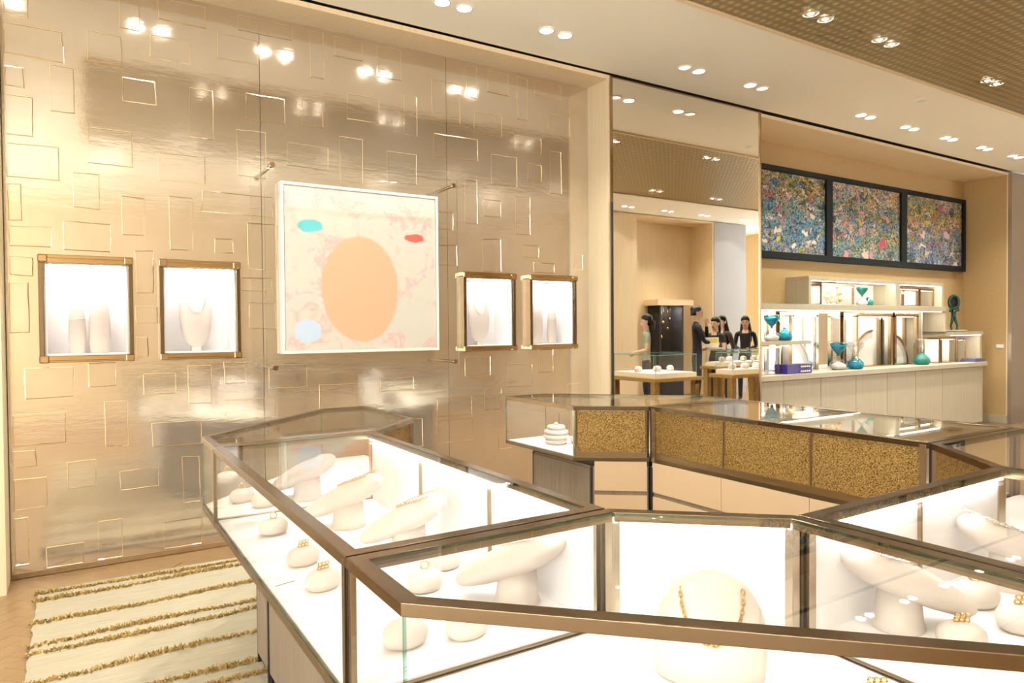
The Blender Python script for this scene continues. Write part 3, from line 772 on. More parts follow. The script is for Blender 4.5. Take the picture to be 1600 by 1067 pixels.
PB = [(0.615, 3.60, 'cream oval cushion deepest in the corner case by the gold wall', .4, 1.0, 'ring'),
      (0.60, 3.17, 'left cream cushion of the pair in the wall-side corner case', .4, 1.0, 'ring'),
      (0.66, 3.03, 'right cream cushion of the pair in the wall-side corner case', .4, 1.0, 'ring'),
      (0.60, 2.60, 'cream oval cushion farthest along the outer glass of the long left case', .4, 1.0, 'ring'),
      (0.60, 2.21, 'cream oval cushion with square gold jewel in the long left case', .4, 1.0, 'cluster'),
      (0.59, 1.97, 'cream oval cushion with clustered gold jewel, beside the small folded card', .4, 1.0, 'cluster'),
      (0.83, 1.80, 'cream oval cushion behind the brass joint of the nearest case', .2, 1.05, 'ring'),
      (0.96, 1.93, 'cream oval cushion half hidden behind the tilted necklace form', .2, 1.0, None),
      (0.645, 1.51, 'cream oval cushion seen through the bluish glass corner', .2, 1.05, None),
      (0.79, 1.475, 'cream oval cushion just under the thick brass front rail', .2, 1.05, None),
      (1.72, 0.80, 'cream oval cushion below the right tilted necklace form', -.5, 1.0, 'cluster'),
      (2.00, 0.90, 'cream oval cushion beyond the tip of the right necklace form', -.5, 1.15, 'ring'),
      (1.93, 0.76, 'cream oval cushion with silver jewel at the right edge', -.5, 1.15, 'cluster'),
      (2.22, 0.88, 'cream oval cushion deep in the right case', -.5, 1.0, 'ring'),
      (1.27, 0.74, 'cream oval cushion low behind the front glass of the nearest case', -.5, 1.0, 'cluster')]
for x, y, lab, rz, sc, jk in PB: put_pebble(x, y, lab, rz, sc, jk, {'ring': 'thin gold ring on the ', 'cluster': 'gold jewel on the ', None: ''}[jk] + lab.replace('cream oval ', '').replace('cream ', '') if jk else None)

# tilted necklace forms
def chain(mb, pts, r, mat, link=0.008):
    """a chain of small oval links along a path"""
    P = [Vector(p) for p in pts]
    acc = 0.0; flip = 0
    for a, b_ in zip(P[:-1], P[1:]):
        d = b_ - a; ln = d.length
        if ln < 1e-6: continue
        d.normalize(); s_ = acc
        while s_ < ln:
            c = a + d * s_
            n1 = d.cross(Vector((0, 0, 1)));
            if n1.length < 1e-3: n1 = Vector((1, 0, 0))
            n1.normalize(); n2 = d.cross(n1)
            sd = n1 if flip % 2 == 0 else n2
            ring = [c + d * (link * 0.72 * math.cos(q * PI / 4)) + sd * (link * 0.42 * math.sin(q * PI / 4)) for q in range(8)]
            mb.tube(ring, r, mat, 5, closed=True)
            s_ += link; flip += 1
        acc = s_ - ln
def tilted_form(tip, top, label, jl, mat='silver_jewel', wide=1.0):
    tip, top = Vector(tip), Vector(top)
    ax = (top - tip); ln = ax.length; ax.normalize()
    side = ax.cross(Vector((0, 0, 1))).normalized(); nrm = side.cross(ax)
    if nrm.z < 0: nrm = -nrm
    ft = tip + ax * ln * 0.58
    t = thing('necklace_form', (ft.x, ft.y, ZD), label, 'necklace form', 'tilted cream necklace forms')
    og = Vector((ft.x, ft.y, ZD))
    mb = MB(); prof = [(0.0, .003), (.015, .022), (.06, .038), (.15, .053), (.3, .066), (.48, .075), (.65, .078), (.8, .073), (.9, .060), (.96, .043), (.99, .023), (1.0, .004)]
    vs = []; fs = []; n = 24
    for s_, r_ in prof:
        c = tip + ax * (ln * s_)
        for q in range(n):
            an = 2 * PI * q / n
            vs.append(c + side * (r_ * wide * math.cos(an)) + nrm * (r_ * 0.58 * math.sin(an)))
    for i in range(len(prof) - 1):
        for q in range(n): fs.append((i * n + q, i * n + (q + 1) % n, (i + 1) * n + (q + 1) % n, (i + 1) * n + q))
    fs += [list(range(n)), [(len(prof) - 1) * n + q for q in range(n)][::-1]]
    mb.add(vs, fs, 'cream_leather'); mb.build('form', t, og, smooth=True)
    c = tip + ax * ln * 0.62
    mb = MB(); mb.loft([(ZD, .062, .056), (ZD + .003, .065, .059), (ZD + .02, .060, .053), (c.z - 0.03, .054, .046)], 'cream_leather', 20, ft.x, ft.y)
    mb.build('stand', t, og, smooth=True)
    # necklace lying over the form
    pts = []
    for i in range(25):
        u = -1 + 2 * i / 24
        s_ = 0.93 - 0.42 * (1 - abs(u) ** 1.8)
        r_ = 0.066 * wide * math.sin(PI * min(1, max(0.05, s_)) ** 0.8) if False else 0.068 * wide
        lat = u * r_ * 0.80
        zz = 0.58 * 0.076 * math.sqrt(max(0, 1 - (lat / (0.078 * wide)) ** 2)) + 0.002
        pts.append(tip + ax * (ln * s_) + side * lat + nrm * zz)
    mb = MB(); chain(mb, pts, 0.0013, mat, 0.010)
    e = mb.build('necklace', None, tuple(pts[12]), smooth=True)
    tag(e, jl, 'necklace', 'chains on the tilted forms')
    return t
tilted_form((0.90, 1.73, 0.745), (1.075, 1.47, 0.895), 'tilted cream necklace form left of the inner brass post', 'silver chain on the tilted form left of the inner brass post', wide=1.05)
tilted_form((0.80, 2.24, 0.745), (1.015, 2.04, 0.895), 'tilted cream necklace form wearing a gold chain with pendant', 'gold chain with pendant on the tilted form in the left case', 'gold_jewel', 1.05)
tilted_form((0.73, 2.66, 0.745), (0.955, 2.45, 0.895), 'middle tilted cream necklace form in the long left case', 'fine chain on the middle tilted form of the left case', 'gold_jewel')
tilted_form((0.74, 3.20, 0.745), (0.935, 2.96, 0.895), 'farthest tilted cream necklace form, by the gold wall end', 'fine chain on the farthest tilted form', 'gold_jewel')
tilted_form((1.87, 0.845, 0.745), (1.58, 1.00, 0.895), 'tilted cream necklace form right of the inner brass post', 'chunky silver chain on the tilted form right of the post', wide=1.05)
tilted_form((2.36, 0.80, 0.745), (2.12, 0.99, 0.895), 'tilted cream necklace form deep in the right-hand case', 'fine chain on the tilted form deep in the right case')

# upright round bust in the nearest case
t = thing('necklace_bust', (1.13, 1.02, ZD), 'rounded white necklace bust in front of the white panel', 'necklace bust', rz=math.radians(-42))
BR = [(0.0, .106, .060), (.004, .112, .066), (.05, .116, .068), (.095, .116, .066), (.125, .111, .062), (.148, .103, .058), (.168, .094, .053), (.188, .082, .047), (.204, .066, .039), (.216, .046, .028), (.223, .024, .015), (.225, .008, .005)]
MB().loft(BR, 'cream_leather', 32).build('bust', t, smooth=True)
def bust_y(x, z):
    for (z0, a0, b0), (z1, a1, b1) in zip(BR[:-1], BR[1:]):
        if z0 <= z <= z1:
            k_ = (z - z0) / (z1 - z0); rx, ry = a0 + (a1 - a0) * k_, b0 + (b1 - b0) * k_
            return -ry * math.sqrt(max(0.0, 1 - (x / rx) ** 2))
    return 0.0
pts = []
for i in range(49):
    an = PI * (i / 48.0)
    x = 0.063 * math.cos(an); z = 0.192 - 0.098 * math.sin(an)
    pts.append((x, bust_y(x, z) - 0.003, z))
mb = MB(); chain(mb, pts, 0.0013, 'gold_jewel', 0.010)
e = mb.build('necklace', None, smooth=True); e.location = t.location; e.rotation_euler = t.rotation_euler
tag(e, 'open-link gold necklace on the rounded white bust', 'necklace')

# small folded card in the long case
t = thing('folded_card', (0.50, 2.085, ZD), 'small white folded card with printed lines in the left case', 'card', rz=0.25)
MB().box(-.030, .030, -.022, .022, 0, .011, 'paper').build('pages', t, bevel=0.001)
MB().box(-.031, .031, -.0235, .0235, .011, .0125, 'paper').box(-.031, .031, -.0235, -.0228, 0, .0035, 'ink').box(-.031, .031, -.0235, -.0228, .0035, .012, 'paper').build('cover', t)
mb = MB()
for q in range(4): mb.box(-.020, .018 - .004 * (q % 2), -.012 + q * .0075, -.0108 + q * .0075, .0125, .0128, 'ink')
mb.build('print', t)
# small white price tags
k = 0
for x, y, lab in ((0.50, 3.10, 'in the corner case'), (0.515, 2.66, 'before the farthest cushion'), (0.52, 2.36, 'midway along the left case'), (0.60, 1.40, 'below the bluish glass corner')):
    o = MB().box(-.014, .014, -.008, .008, 0, .004, 'paper').box(-.010, .010, -.001, .001, .004, .0043, 'ink').build('price_tag')
    o.location = (x, y, ZD); o.rotation_euler = (0, 0, .4)
    tag(o, 'tiny white price tag ' + lab, 'price tag', 'price tags')
# stack of bangles in the far corner case
t = thing('bangle_roll', (2.60, 3.62, ZD), 'round ribbed white bangle roll in the far corner case', 'bangle roll')
og = t.location
for q in range(4):
    z = .022 + q * .028; r_ = (.072, .082, .078, .058)[q]
    MB().loft([(ZD + z - .022 if q == 0 else ZD + z - .015, r_ * .86, r_ * .86), (ZD + z - .008, r_, r_), (ZD + z + .006, r_, r_), (ZD + z + .014, r_ * .85, r_ * .85)], 'cream_leather', 24, 2.60, 3.62).build('roll_tier', t, og, smooth=True)
MB().loft([(ZD + .118, .012, .012), (ZD + .128, .016, .016), (ZD + .138, .006, .006)], 'cream_leather', 12, 2.60, 3.62).build('knob', t, og, smooth=True)
put_pebble(2.72, 3.55, 'cream oval cushion right of the ribbed bangle roll', .3, 1.0, None)

# ------------------------------------------------------------------ wall vitrines
def tall_form(x, z0, h, r_, y, label, cat='necklace form', tilt=0.0):
    mb = MB()
    prof = [(0, .80), (.03, .86), (.15, .96), (.3, 1.0), (.5, .98), (.7, .88), (.85, .68), (.94, .45), (.985, .22), (1.0, .05)]
    mb.loft([(h * s_, r_ * k_, r_ * .62 * k_) for s_, k_ in prof], 'cream_leather', 24)
    o = mb.build('upright_form', smooth=True); o.location = (x, y, z0); o.rotation_euler = (tilt, 0, 0)
    tag(o, label, cat, 'upright forms in the wall vitrines')
    return o
def neck_plaque(x, z0, h, r_, y, label):
    """oval neck plaque, wide at the top and tapering down, leaning on the back"""
    mb = MB()
    prof = [(0, .10), (.02, .34), (.07, .58), (.16, .80), (.32, .96), (.5, 1.0), (.7, .96), (.85, .82), (.94, .60), (.985, .32), (1.0, .06)]
    mb.loft([(h * s_, r_ * k_, r_ * .40 * k_) for s_, k_ in prof], 'cream_leather', 28)
    o = mb.build('neck_plaque', smooth=True); o.location = (x, y, z0); o.rotation_euler = (-0.10, 0, 0)
    tag(o, label, 'necklace form', 'upright forms in the wall vitrines')
    pts = []
    for i in range(33):
        an = PI * i / 32
        px_ = r_ * .62 * math.cos(an); pz = h * (0.86 - 0.32 * math.sin(an))
        s_ = pz / h
        kk = 1.0 if .3 < s_ < .75 else 0.9
        py = -r_ * .40 * kk * math.sqrt(max(0.05, 1 - (px_ / (r_ * kk)) ** 2)) - .003
        pts.append((px_, py, pz))
    mb = MB(); chain(mb, pts, 0.0014, 'silver_jewel', 0.010)
    e = mb.build('necklace', smooth=True); e.location = o.location; e.rotation_euler = o.rotation_euler
    tag(e, 'fine silver necklace on the ' + label, 'necklace', 'necklaces in the wall vitrines')
WV = ['leftmost wall vitrine holding two upright forms', 'wall vitrine left of the pale painting with one neck form', 'wall vitrine right of the pale painting with one neck form', 'rightmost wall vitrine holding two upright forms']
for q, (x0, x1) in enumerate(VIT):
    z0, z1 = VZ; xc = (x0 + x1) / 2; yf, yb = 4.93, 5.24
    t = thing('wall_vitrine', (xc, YG, z0), 'brass-framed lit ' + WV[q], 'display case', 'wall vitrines in the gold wall')
    og = t.location.copy()
    ix0, ix1, iz0, iz1 = x0 + .035, x1 - .035, z0 + .04, z1 - .05
    MB().box(x0 + .004, x1 - .004, yb, yb + .012, z0 + .004, z1 - .004, 'white_liner').build('back_panel', t, og)
    for sx in (ix0 - .012, ix1): MB().box(sx, sx + .012, yf + .03, yb, iz0 - .01, iz1 + .01, 'white_liner').build('side_panel', t, og)
    MB().box(ix0, ix1, yf + .03, yb, iz0 - .012, iz0, 'white_deck').build('shelf', t, og)
    MB().box(ix0, ix1, yf + .03, yb, iz1, iz1 + .012, 'white_liner').build('top_panel', t, og)
    tp = [c for c in kids(t) if c.name.startswith('top_panel')][0]
    # frame rails
    MB().box(x0, x1, yf, YG + .03, z1 - .030, z1 + .006, 'polished_gold').box(x0 + .01, x1 - .01, yf - .012, yf + .004, z1 - .046, z1 - .014, 'polished_gold').build('top_rail', t, og, bevel=0.004)
    MB().box(x0, x1, yf, YG + .03, z0 - .006, z0 + .022, 'polished_gold').box(x0 + .01, x1 - .01, yf - .012, yf + .004, z0 + .004, z0 + .034, 'polished_gold').build('bottom_rail', t, og, bevel=0.004)
    for sx in (x0, x1 - .026): MB().box(sx, sx + .026, yf + .006, YG + .03, z0 + .02, z1 - .03, 'brass').build('side_rail', t, og, bevel=0.003)
    for sx in (x0 - .002, x1 - .048):
        for sz in (z0 - .008, z1 - .042): MB().box(sx, sx + .05, yf - .016, yf + .02, sz, sz + .044, 'polished_gold').build('corner_block', t, og, bevel=0.006)
    MB().wallseg((x0 + .026, yf + .012), (x1 - .026, yf + .012), z0 + .03, z1 - .035, .006, 'glass', 'glass_edge').build('front_glass', t, og)
    MB().box(ix0 + .02, ix1 - .02, yf + .034, yf + .05, iz1 - .004, iz1, 'led').build('light_strip', tp, og)
    area('vitrine_light', (xc, yf + .06, iz1 - .008), .40, .03, 0.55, COOL, (0, .55, -1), t)
    for d_ in range(5):
        xx = ix0 + .05 + d_ * (ix1 - ix0 - .10) / 4
        MB().loft([(iz1 - .014, .005, .005), (iz1 - .004, .009, .009)], 'led', 10, xx, yf + .042).build('spot_lens', tp, og)
    if q == 0:
        tall_form(xc - .055, iz0, .33, .048, 5.10, 'slimmer upright cream form in the leftmost wall vitrine')
        tall_form(xc + .065, iz0, .385, .060, 5.10, 'taller upright cream form in the leftmost wall vitrine')
        bx, bz, br = xc - .055, iz0 + .215, .0435
    elif q == 3:
        tall_form(xc - .07, iz0, .385, .060, 5.10, 'taller upright cream form in the rightmost wall vitrine')
        tall_form(xc + .09, iz0, .33, .048, 5.10, 'slimmer upright cream form in the rightmost wall vitrine')
        bx, bz, br = xc + .09, iz0 + .215, .0435
    else:
        neck_plaque(xc - .01, iz0 + .025, .42, .10, 5.10, 'oval cream neck plaque in the vitrine %s of the painting' % ('left' if q == 1 else 'right'))
        MB().box(xc - .04, xc + .02, 5.09, 5.16, iz0, iz0 + .03, 'cream_leather').build('plaque_stand', t, og, bevel=.004)
        continue
    mb = MB(); chain(mb, [(bx + br * math.cos(a), 5.10 + br * .64 * math.sin(a), bz) for a in [2 * PI * i / 36 for i in range(37)]], .0016, 'silver_jewel', .009)
    tag(mb.build('bracelet', None, (bx, 5.10, bz), smooth=True), 'thin silver bracelet round the slimmer form in the %s vitrine' % ('leftmost' if q == 0 else 'rightmost'), 'bracelet', 'bracelets on upright forms')

# ------------------------------------------------------------------ painting behind a glass sheet
t = thing('painting', (1.815, 4.96, 1.2855), 'large square pale pink and peach canvas in a thin white frame', 'painting')
og = Vector((1.815, 4.96, 1.2855))
hw, hh, y0 = 0.601, 1.197, 4.922
mb = MB()
for (x0, x1, z0, z1) in ((-hw, hw, 0, .020), (-hw, hw, hh - .020, hh), (-hw, -hw + .020, .020, hh - .020), (hw - .020, hw, .020, hh - .020)):
    mb.box(1.815 + x0, 1.815 + x1, y0, YG - .002, 1.2855 + z0, 1.2855 + z1, 'white_lacquer')
mb.build('frame', t, og, bevel=0.0015)
MB().box(1.815 - hw + .024, 1.815 + hw - .024, y0 + .006, y0 + .02, 1.2855 + .024, 1.2855 + hh - .024, 'pastel_canvas').build('canvas', t, og)
MB().box(1.815 - hw + .018, 1.815 + hw - .018, y0 + .014, y0 + .045, 1.2855 + .018, 1.2855 + hh - .018, 'white_lacquer').build('backing', t, og)
MB().box(1.815 - .25, 1.815 + .25, y0 + .045, YG - .001, 1.2855 + .35, 1.2855 + .8, 'white_lacquer').build('hanger', t, og)
t = thing('glass_screen', (1.80, 4.78, 1.17), 'clear protective glass sheet on four brass standoffs before the painting', 'glass panel')
og = t.location.copy()
MB().wallseg((1.075, 4.777), (2.51, 4.777), 1.165, 2.59, .010, 'glass', 'glass_edge').build('sheet', t, og)
for x in (1.125, 2.475):
    for z in (1.20, 2.548):
        mb = MB(); mb.tube([(x, 4.775, z), (x, YG - .001, z)], .011, 'brass', 14); rod = mb.build('standoff_rod', t, og, smooth=False)
        mb = MB(); mb.tube([(x, 4.758, z), (x, 4.776, z)], .018, 'bronze', 18); mb.build('standoff_cap', rod, og)

# ------------------------------------------------------------------ alcove: triptych
t = thing('triptych', (9.03, 5.30, 2.25), 'three-panel flower pond painting in a dark slate frame above the shelves', 'painting')
og = Vector((9.03, 5.30, 2.25))
TX0, TX1, TZ0, TZ1 = 6.66, 11.38, 2.25, 3.325
spl = [(6.70, 7.93), (8.05, 9.62), (9.76, 11.31)]
mb = MB()
mb.box(TX0, TX1, 5.255, 5.335, TZ0, TZ0 + .075, 'slate_frame').box(TX0, TX1, 5.255, 5.335, TZ1 - .06, TZ1, 'slate_frame')
for a, b_ in ((TX0 - .0, 6.70), (7.93, 8.05), (9.62, 9.76), (11.31, TX1)): mb.box(a, b_, 5.255, 5.335, TZ0 + .075, TZ1 - .06, 'slate_frame')
mb.build('frame', t, og)
for (a, b_), mt in zip(spl, ('dabs_blue', 'dabs_mixed', 'dabs_rose')):
    o = MB().box(a, b_, 5.285, 5.30, TZ0 + .075, TZ1 - .06, mt).build('canvas', t, (a, 5.29, TZ0 + .07))
    o.location = Vector((a, 5.29, TZ0 + .07)) - og

# ------------------------------------------------------------------ alcove: cabinets and shelves
def rounded_run(x0, x1, y0, y1, r_, n=8):
    """plan outline, ccw, with a rounded front right corner"""
    p = [(x0, y1), (x0, y0), (x1 - r_, y0)]
    p += [(x1 - r_ + r_ * math.sin(a), y0 + r_ - r_ * math.cos(a)) for a in [PI / 2 * i / n for i in range(1, n + 1)]]
    return p + [(x1, y1)]
t = thing('base_cabinet', (8.6, 5.09, 0), 'long pale oak base cabinet with flush doors and a rounded right end', 'cabinet')
og = Vector((8.6, 5.09, 0))
MB().prism(rounded_run(6.0, 11.16, 4.865, AYB - .004, .22), 0.06, 0.862, 'oak_grey').build('body', t, og)
MB().prism(rounded_run(6.0, 11.12, 4.92, AYB - .004, .2), 0.0, 0.06, 'shadow_gap').build('plinth', t, og)
dx = [6.0, 6.532, 7.20, 7.88, 8.55, 9.205, 9.875]
for a, b_ in zip(dx[:-1], dx[1:]):
    MB().box(a + .004, b_ - .004, 4.845, 4.865, .065, .855, 'oak_pale').build('door', t, og)
oc = rounded_run(9.879, 11.18, 4.845, 5.335, .24); ic = rounded_run(9.879, 11.16, 4.865, 5.335, .22)
mb = MB(); n_ = len(oc) - 1
for i in range(1, n_):
    a, b_, c, d = oc[i], oc[i + 1], ic[i + 1], ic[i]
    mb.prism([a, b_, c, d], .065, .855, 'oak_pale')
mb.build('curved_door', t, og)
o = MB().prism(rounded_run(5.992, 11.22, 4.80, AYB, .25), .866, .92, 'oak_pale').build('worktop', None, (8.6, 5.09, .866))
tag(o, 'continuous pale oak worktop on the alcove base cabinet', 'worktop')
o = MB().box(5.992, 10.28, 4.99, AYB, 1.635, 1.705, 'oak_pale').build('wall_shelf', None, (8.1, 5.2, 1.635), bevel=.003)
tag(o, 'long pale oak shelf under the two upper box niches', 'shelf')
MB().box(6.1, 10.2, 5.02, 5.035, 1.630, 1.635, 'led_warm').build('light_strip', o, (8.1, 5.2, 1.635))
for xc, l_ in ((6.6, 1.1), (7.9, 1.3), (9.4, 1.5)): area('shelf_light', (xc, 5.04, 1.626), l_, .02, 1.8, (1, .92, .8), (0, .35, -1))
# upper box niches
def box_niche(x0, x1, label):
    t = thing('box_niche', ((x0 + x1) / 2, 5.2, 1.705), label, 'shelf', 'upper box niches')
    og = Vector(((x0 + x1) / 2, 5.2, 1.705))
    yf = 5.03
    MB().box(x0, x1, yf, AYB, 1.985, 2.035, 'oak_pale').build('top_board', t, og, bevel=.004)
    for a, b_ in ((x0, x0 + .05), (x1 - .05, x1)): MB().box(a, b_, yf, AYB, 1.705, 1.985, 'oak_pale').build('side_board', t, og, bevel=.003)
    MB().box(x0 + .05, x1 - .05, AYB - .01, AYB, 1.705, 1.985, 'white_lacquer').build('back_board', t, og)
    MB().box(x0 + .06, x1 - .06, yf + .012, yf + .026, 1.980, 1.985, 'led_warm').build('light_strip', t, og)
    area('niche_light', ((x0 + x1) / 2, yf + .03, 1.976), x1 - x0 - .15, .02, 1.2 * (x1 - x0), (1, .92, .8), (0, .4, -1), t)
box_niche(7.24, 9.12, 'left upper box niche holding the green hourglass')
box_niche(9.125, 10.28, 'right upper box niche holding only a glass showcase')
# glass showcases
def glass_cube(x0, x1, y0, y1, z0, z1, label, posts=0.02, fill=None, top=True):
    t = thing('glass_showcase', ((x0 + x1) / 2, (y0 + y1) / 2, z0), label, 'showcase', 'bronze-framed glass showcases in the alcove')
    og = Vector(((x0 + x1) / 2, (y0 + y1) / 2, z0))
    for x in (x0, x1 - posts):
        for y in (y0, y1 - posts): MB().box(x, x + posts, y, y + posts, z0 + .012, z1 - posts, 'bronze').build('frame_post', t, og)
    if top: MB().box(x0, x1, y0, y1, z1 - posts * 1.3, z1, 'bronze').build('top_plate', t, og)
    MB().box(x0, x1, y0, y1, z0, z0 + .012, 'bronze').build('base_plate', t, og)
    MB().box(x0 + posts, x1 - posts, y1 - .012, y1 - .006, z0 + .012, z1 - posts * 1.3, 'white_lacquer').build('back_panel', t, og)
    MB().box(x0 + posts, x1 - posts, y0 + .004, y0 + .009, z0 + .012, z1 - posts * 1.3, 'glass').build('front_glass', t, og)
    MB().box(x0 + .004, x0 + .009, y0 + posts, y1 - posts, z0 + .012, z1 - posts * 1.3, 'glass').build('side_glass', t, og)
    MB().box(x0 + posts * 1.5, x1 - posts * 1.5, y0 + .03, y0 + .045, z1 - posts * 1.3 - .004, z1 - posts * 1.3, 'led_warm').build('light_strip', t, og)
    area('showcase_light', ((x0 + x1) / 2, y0 + .05, z1 - posts * 1.3 - .008), (x1 - x0) * .7, .02, 0.8 * (x1 - x0) + .2, (1, .88, .72), (0, .5, -1), t)
    return t, og
t, og = glass_cube(7.55, 8.22, 5.07, 5.32, 1.706, 1.965, 'upper glass showcase with amber jewels, left box niche', .025)
mb = MB()
random.seed(3)
for _ in range(46):
    c = Vector((7.88 + random.gauss(0, .085), 5.16 + random.uniform(-.02, .03), 1.74 + abs(random.gauss(0, .06)))); r_ = random.uniform(.012, .026)
    if c.z > 1.90 or not 7.62 < c.x < 8.12: continue
    mb.loft([(c.z - r_, r_ * .3, r_ * .3), (c.z - r_ * .4, r_, r_), (c.z + r_ * .4, r_, r_), (c.z + r_, r_ * .3, r_ * .3)], 'amber_gold', 8, c.x, c.y)
mb.add([(7.72, 5.12, 1.718), (8.04, 5.12, 1.718), (8.04, 5.2, 1.718), (7.72, 5.2, 1.718)], [(0, 1, 2, 3)], 'amber_gold')
o = mb.build('amber_jewel_tree', None, (7.88, 5.16, 1.718)); tag(o, 'cluster of amber gold jewels inside the upper left showcase', 'jewellery')
glass_cube(9.22, 9.72, 5.07, 5.32, 1.706, 1.965, 'upper glass showcase filling the left of the right box niche', .025)
glass_cube(9.74, 10.10, 5.07, 5.32, 1.706, 1.95, 'upper glass showcase at the right of the right box niche', .022)
NC = [(7.06, 7.56, 'tall bronze-framed showcase behind the purple boxes'), (8.34, 9.17, 'wide bronze-framed showcase with the large half disc'), (9.21, 9.80, 'bronze-framed showcase with the edge of the half disc')]
for a, b_, l_ in NC: glass_cube(a, b_, 5.12, 5.33, .921, 1.622, l_, .045)
glass_cube(10.10, 10.55, 4.99, 5.22, .921, 1.275, 'low glass showcase under the stepped shelf, left one', .018)
glass_cube(10.58, 10.82, 4.99, 5.22, .921, 1.255, 'low glass showcase under the stepped shelf, right one', .016)
glass_cube(6.30, 6.62, 4.95, 5.20, .921, 1.235, 'low glass showcase under the short shelf by the mirror', .016)
# half-disc ornaments
def half_disc(x, r_, label, a0, a1, y=5.21):
    mb = MB(); n = 22
    for rr, th, yy, mt in ((r_, .02, y, 'bronze'), (r_ - .012, .10, y + .012, 'cream_leather'), (r_ * .72, r_ * .72 - .005, y + .004, 'white_lacquer')):
        for i in range(n):
            b0 = a0 + (a1 - a0) * i / n; b1 = a0 + (a1 - a0) * (i + 1) / n
            q = [(x + k_ * math.cos(b_), .936 + k_ * math.sin(b_)) for b_ in (b0, b1) for k_ in (rr, rr - th)]
            vs = [(p[0], yy, p[1]) for p in q] + [(p[0], yy + .02, p[1]) for p in q]
            mb.add(vs, [(0, 2, 3, 1), (4, 5, 7, 6), (0, 1, 5, 4), (2, 6, 7, 3), (0, 4, 6, 2), (1, 3, 7, 5)], mt)
    o = mb.build('half_disc_ornament', None, (x, y, .934)); tag(o, label, 'ornament', 'half-disc jewellery stands')
    return o
half_disc(8.86, .46, 'large half-disc jewellery stand in the wide showcase', PI * .5, PI)
half_disc(9.31, .40, 'quarter arc of a half-disc stand in the narrower right showcase', 0.0, PI * .5)
half_disc(7.10 + .02, .40, 'quarter disc stand in the showcase behind the purple boxes', 0.0, PI * .42)
# mirrored panels between the showcases
for a, b_, nm in ((6.05, 7.02, 'beside the mirror'), (7.60, 8.30, 'behind the blue hourglass and its solid reflection copy'),):
    o = MB().box(a, b_, 5.318, 5.332, .921, 1.632, 'tinted_mirror').build('backing_mirror', None, ((a + b_) / 2, 5.32, .921)); tag(o, 'mirrored back panel ' + nm, 'mirror', 'mirrored alcove backs')
# short lower-left shelf
o = MB().box(5.992, 7.18, 4.95, 5.31, 1.245, 1.287, 'oak_pale').build('short_shelf', None, (6.6, 5.1, 1.245), bevel=.003); tag(o, 'short pale shelf beside the mirror carrying a cyan hourglass and its solid reflection copy', 'shelf')
# stepped lower right niche
t = thing('stepped_niche', (10.75, 5.1, .92), 'low stepped open niche with a lit underside at the right end', 'shelf')
og = Vector((10.75, 5.1, .92))
MB().prism(rounded_run(10.285, 11.20, 4.90, AYB - .002, .1), 1.305, 1.355, 'oak_pale').build('top_board', t, og)
MB().box(11.14, 11.20, 4.95, AYB, .921, 1.305, 'oak_pale').build('end_board', t, og, bevel=.004)
MB().box(10.3, 11.13, 4.935, 4.948, 1.300, 1.305, 'led_warm').build('light_strip', t, og)
area('niche_light', (10.6, 4.96, 1.296), .9, .02, 1.5, (1, .92, .8), (0, .4, -1), t)
o = MB().box(9.84, 9.86, 5.10, AYB, .921, 1.632, 'oak_pale').box(10.24, 10.28, 4.995, AYB, 1.356, 1.632, 'oak_pale').box(9.86, 10.24, AYB - .01, AYB, .921, 1.632, 'oak_pale').build('shelf_divider', None, (10.06, 5.3, .921)); tag(o, 'pale oak end panel under the long shelf', 'shelf panel')
# hourglasses
def hourglass(loc, h, upper, lower, label, sand_low, sand_up=None):
    t = thing('hourglass', loc, label, 'hourglass', 'hourglasses on the alcove shelves')
    r_ = h * .30
    pr = [(0, .70), (.03, .86), (.12, 1.0), (.24, .92), (.36, .55), (.45, .22), (.49, .10)]
    up = [(.50, .10), (.55, .20), (.66, .50), (.80, .85), (.93, 1.0), (.97, .96), (1.0, .80)]
    lo_ = MB().loft([(h * a, r_ * b_, r_ * b_) for a, b_ in pr], lower, 20).build('lower_bulb', t, smooth=True)
    hi_ = MB().loft([(h * a, r_ * b_, r_ * b_) for a, b_ in up], upper, 20).build('upper_bulb', t, smooth=True)
    MB().loft([(h * .47, r_ * .2, r_ * .2), (h * .49, r_ * .24, r_ * .24), (h * .52, r_ * .2, r_ * .2)], 'bronze', 14).build('collar', t, smooth=True)
    if sand_low: MB().loft([(h * .01, r_ * .62, r_ * .62), (h * .06, r_ * .84, r_ * .84), (h * .16, r_ * .92, r_ * .92), (h * .25, r_ * .5, r_ * .5), (h * .30, r_ * .1, r_ * .1)], sand_low, 18).build('sand', lo_, smooth=True)
    if sand_up: MB().loft([(h * .51, r_ * .05, r_ * .05), (h * .66, r_ * .44, r_ * .44), (h * .80, r_ * .78, r_ * .78), (h * .90, r_ * .90, r_ * .90)], sand_up, 18).build('sand', hi_, smooth=True)
    return t
hourglass((6.60, 5.05, 1.288), .29, 'glass_cyan', 'glass_clear_bulb', 'solid reflection copy of the short-shelf hourglass, cyan-topped, left one', 'white_sand', 'cyan_sand')  # added solid standing in for the mirrored image of its neighbour
hourglass((6.80, 5.03, 1.288), .29, 'glass_clear_bulb', 'glass_cyan', 'hourglass with cyan lower bulb on the short shelf, right one', 'cyan_sand')
hourglass((7.80, 5.02, .921), .33, 'glass_cyan', 'glass_clear_bulb', 'solid reflection copy of the worktop hourglass, cyan-topped, between showcases', 'white_sand', 'cyan_sand')  # mirror reflection of the next hourglass, built as an added object
hourglass((8.09, 4.98, .921), .33, 'glass_clear_bulb', 'glass_cyan', 'hourglass with cyan lower bulb on the worktop', 'cyan_sand')
hourglass((9.63, 4.99, .921), .35, 'glass_clear_bulb', 'teal', 'hourglass with opaque green lower bulb on the worktop', None)
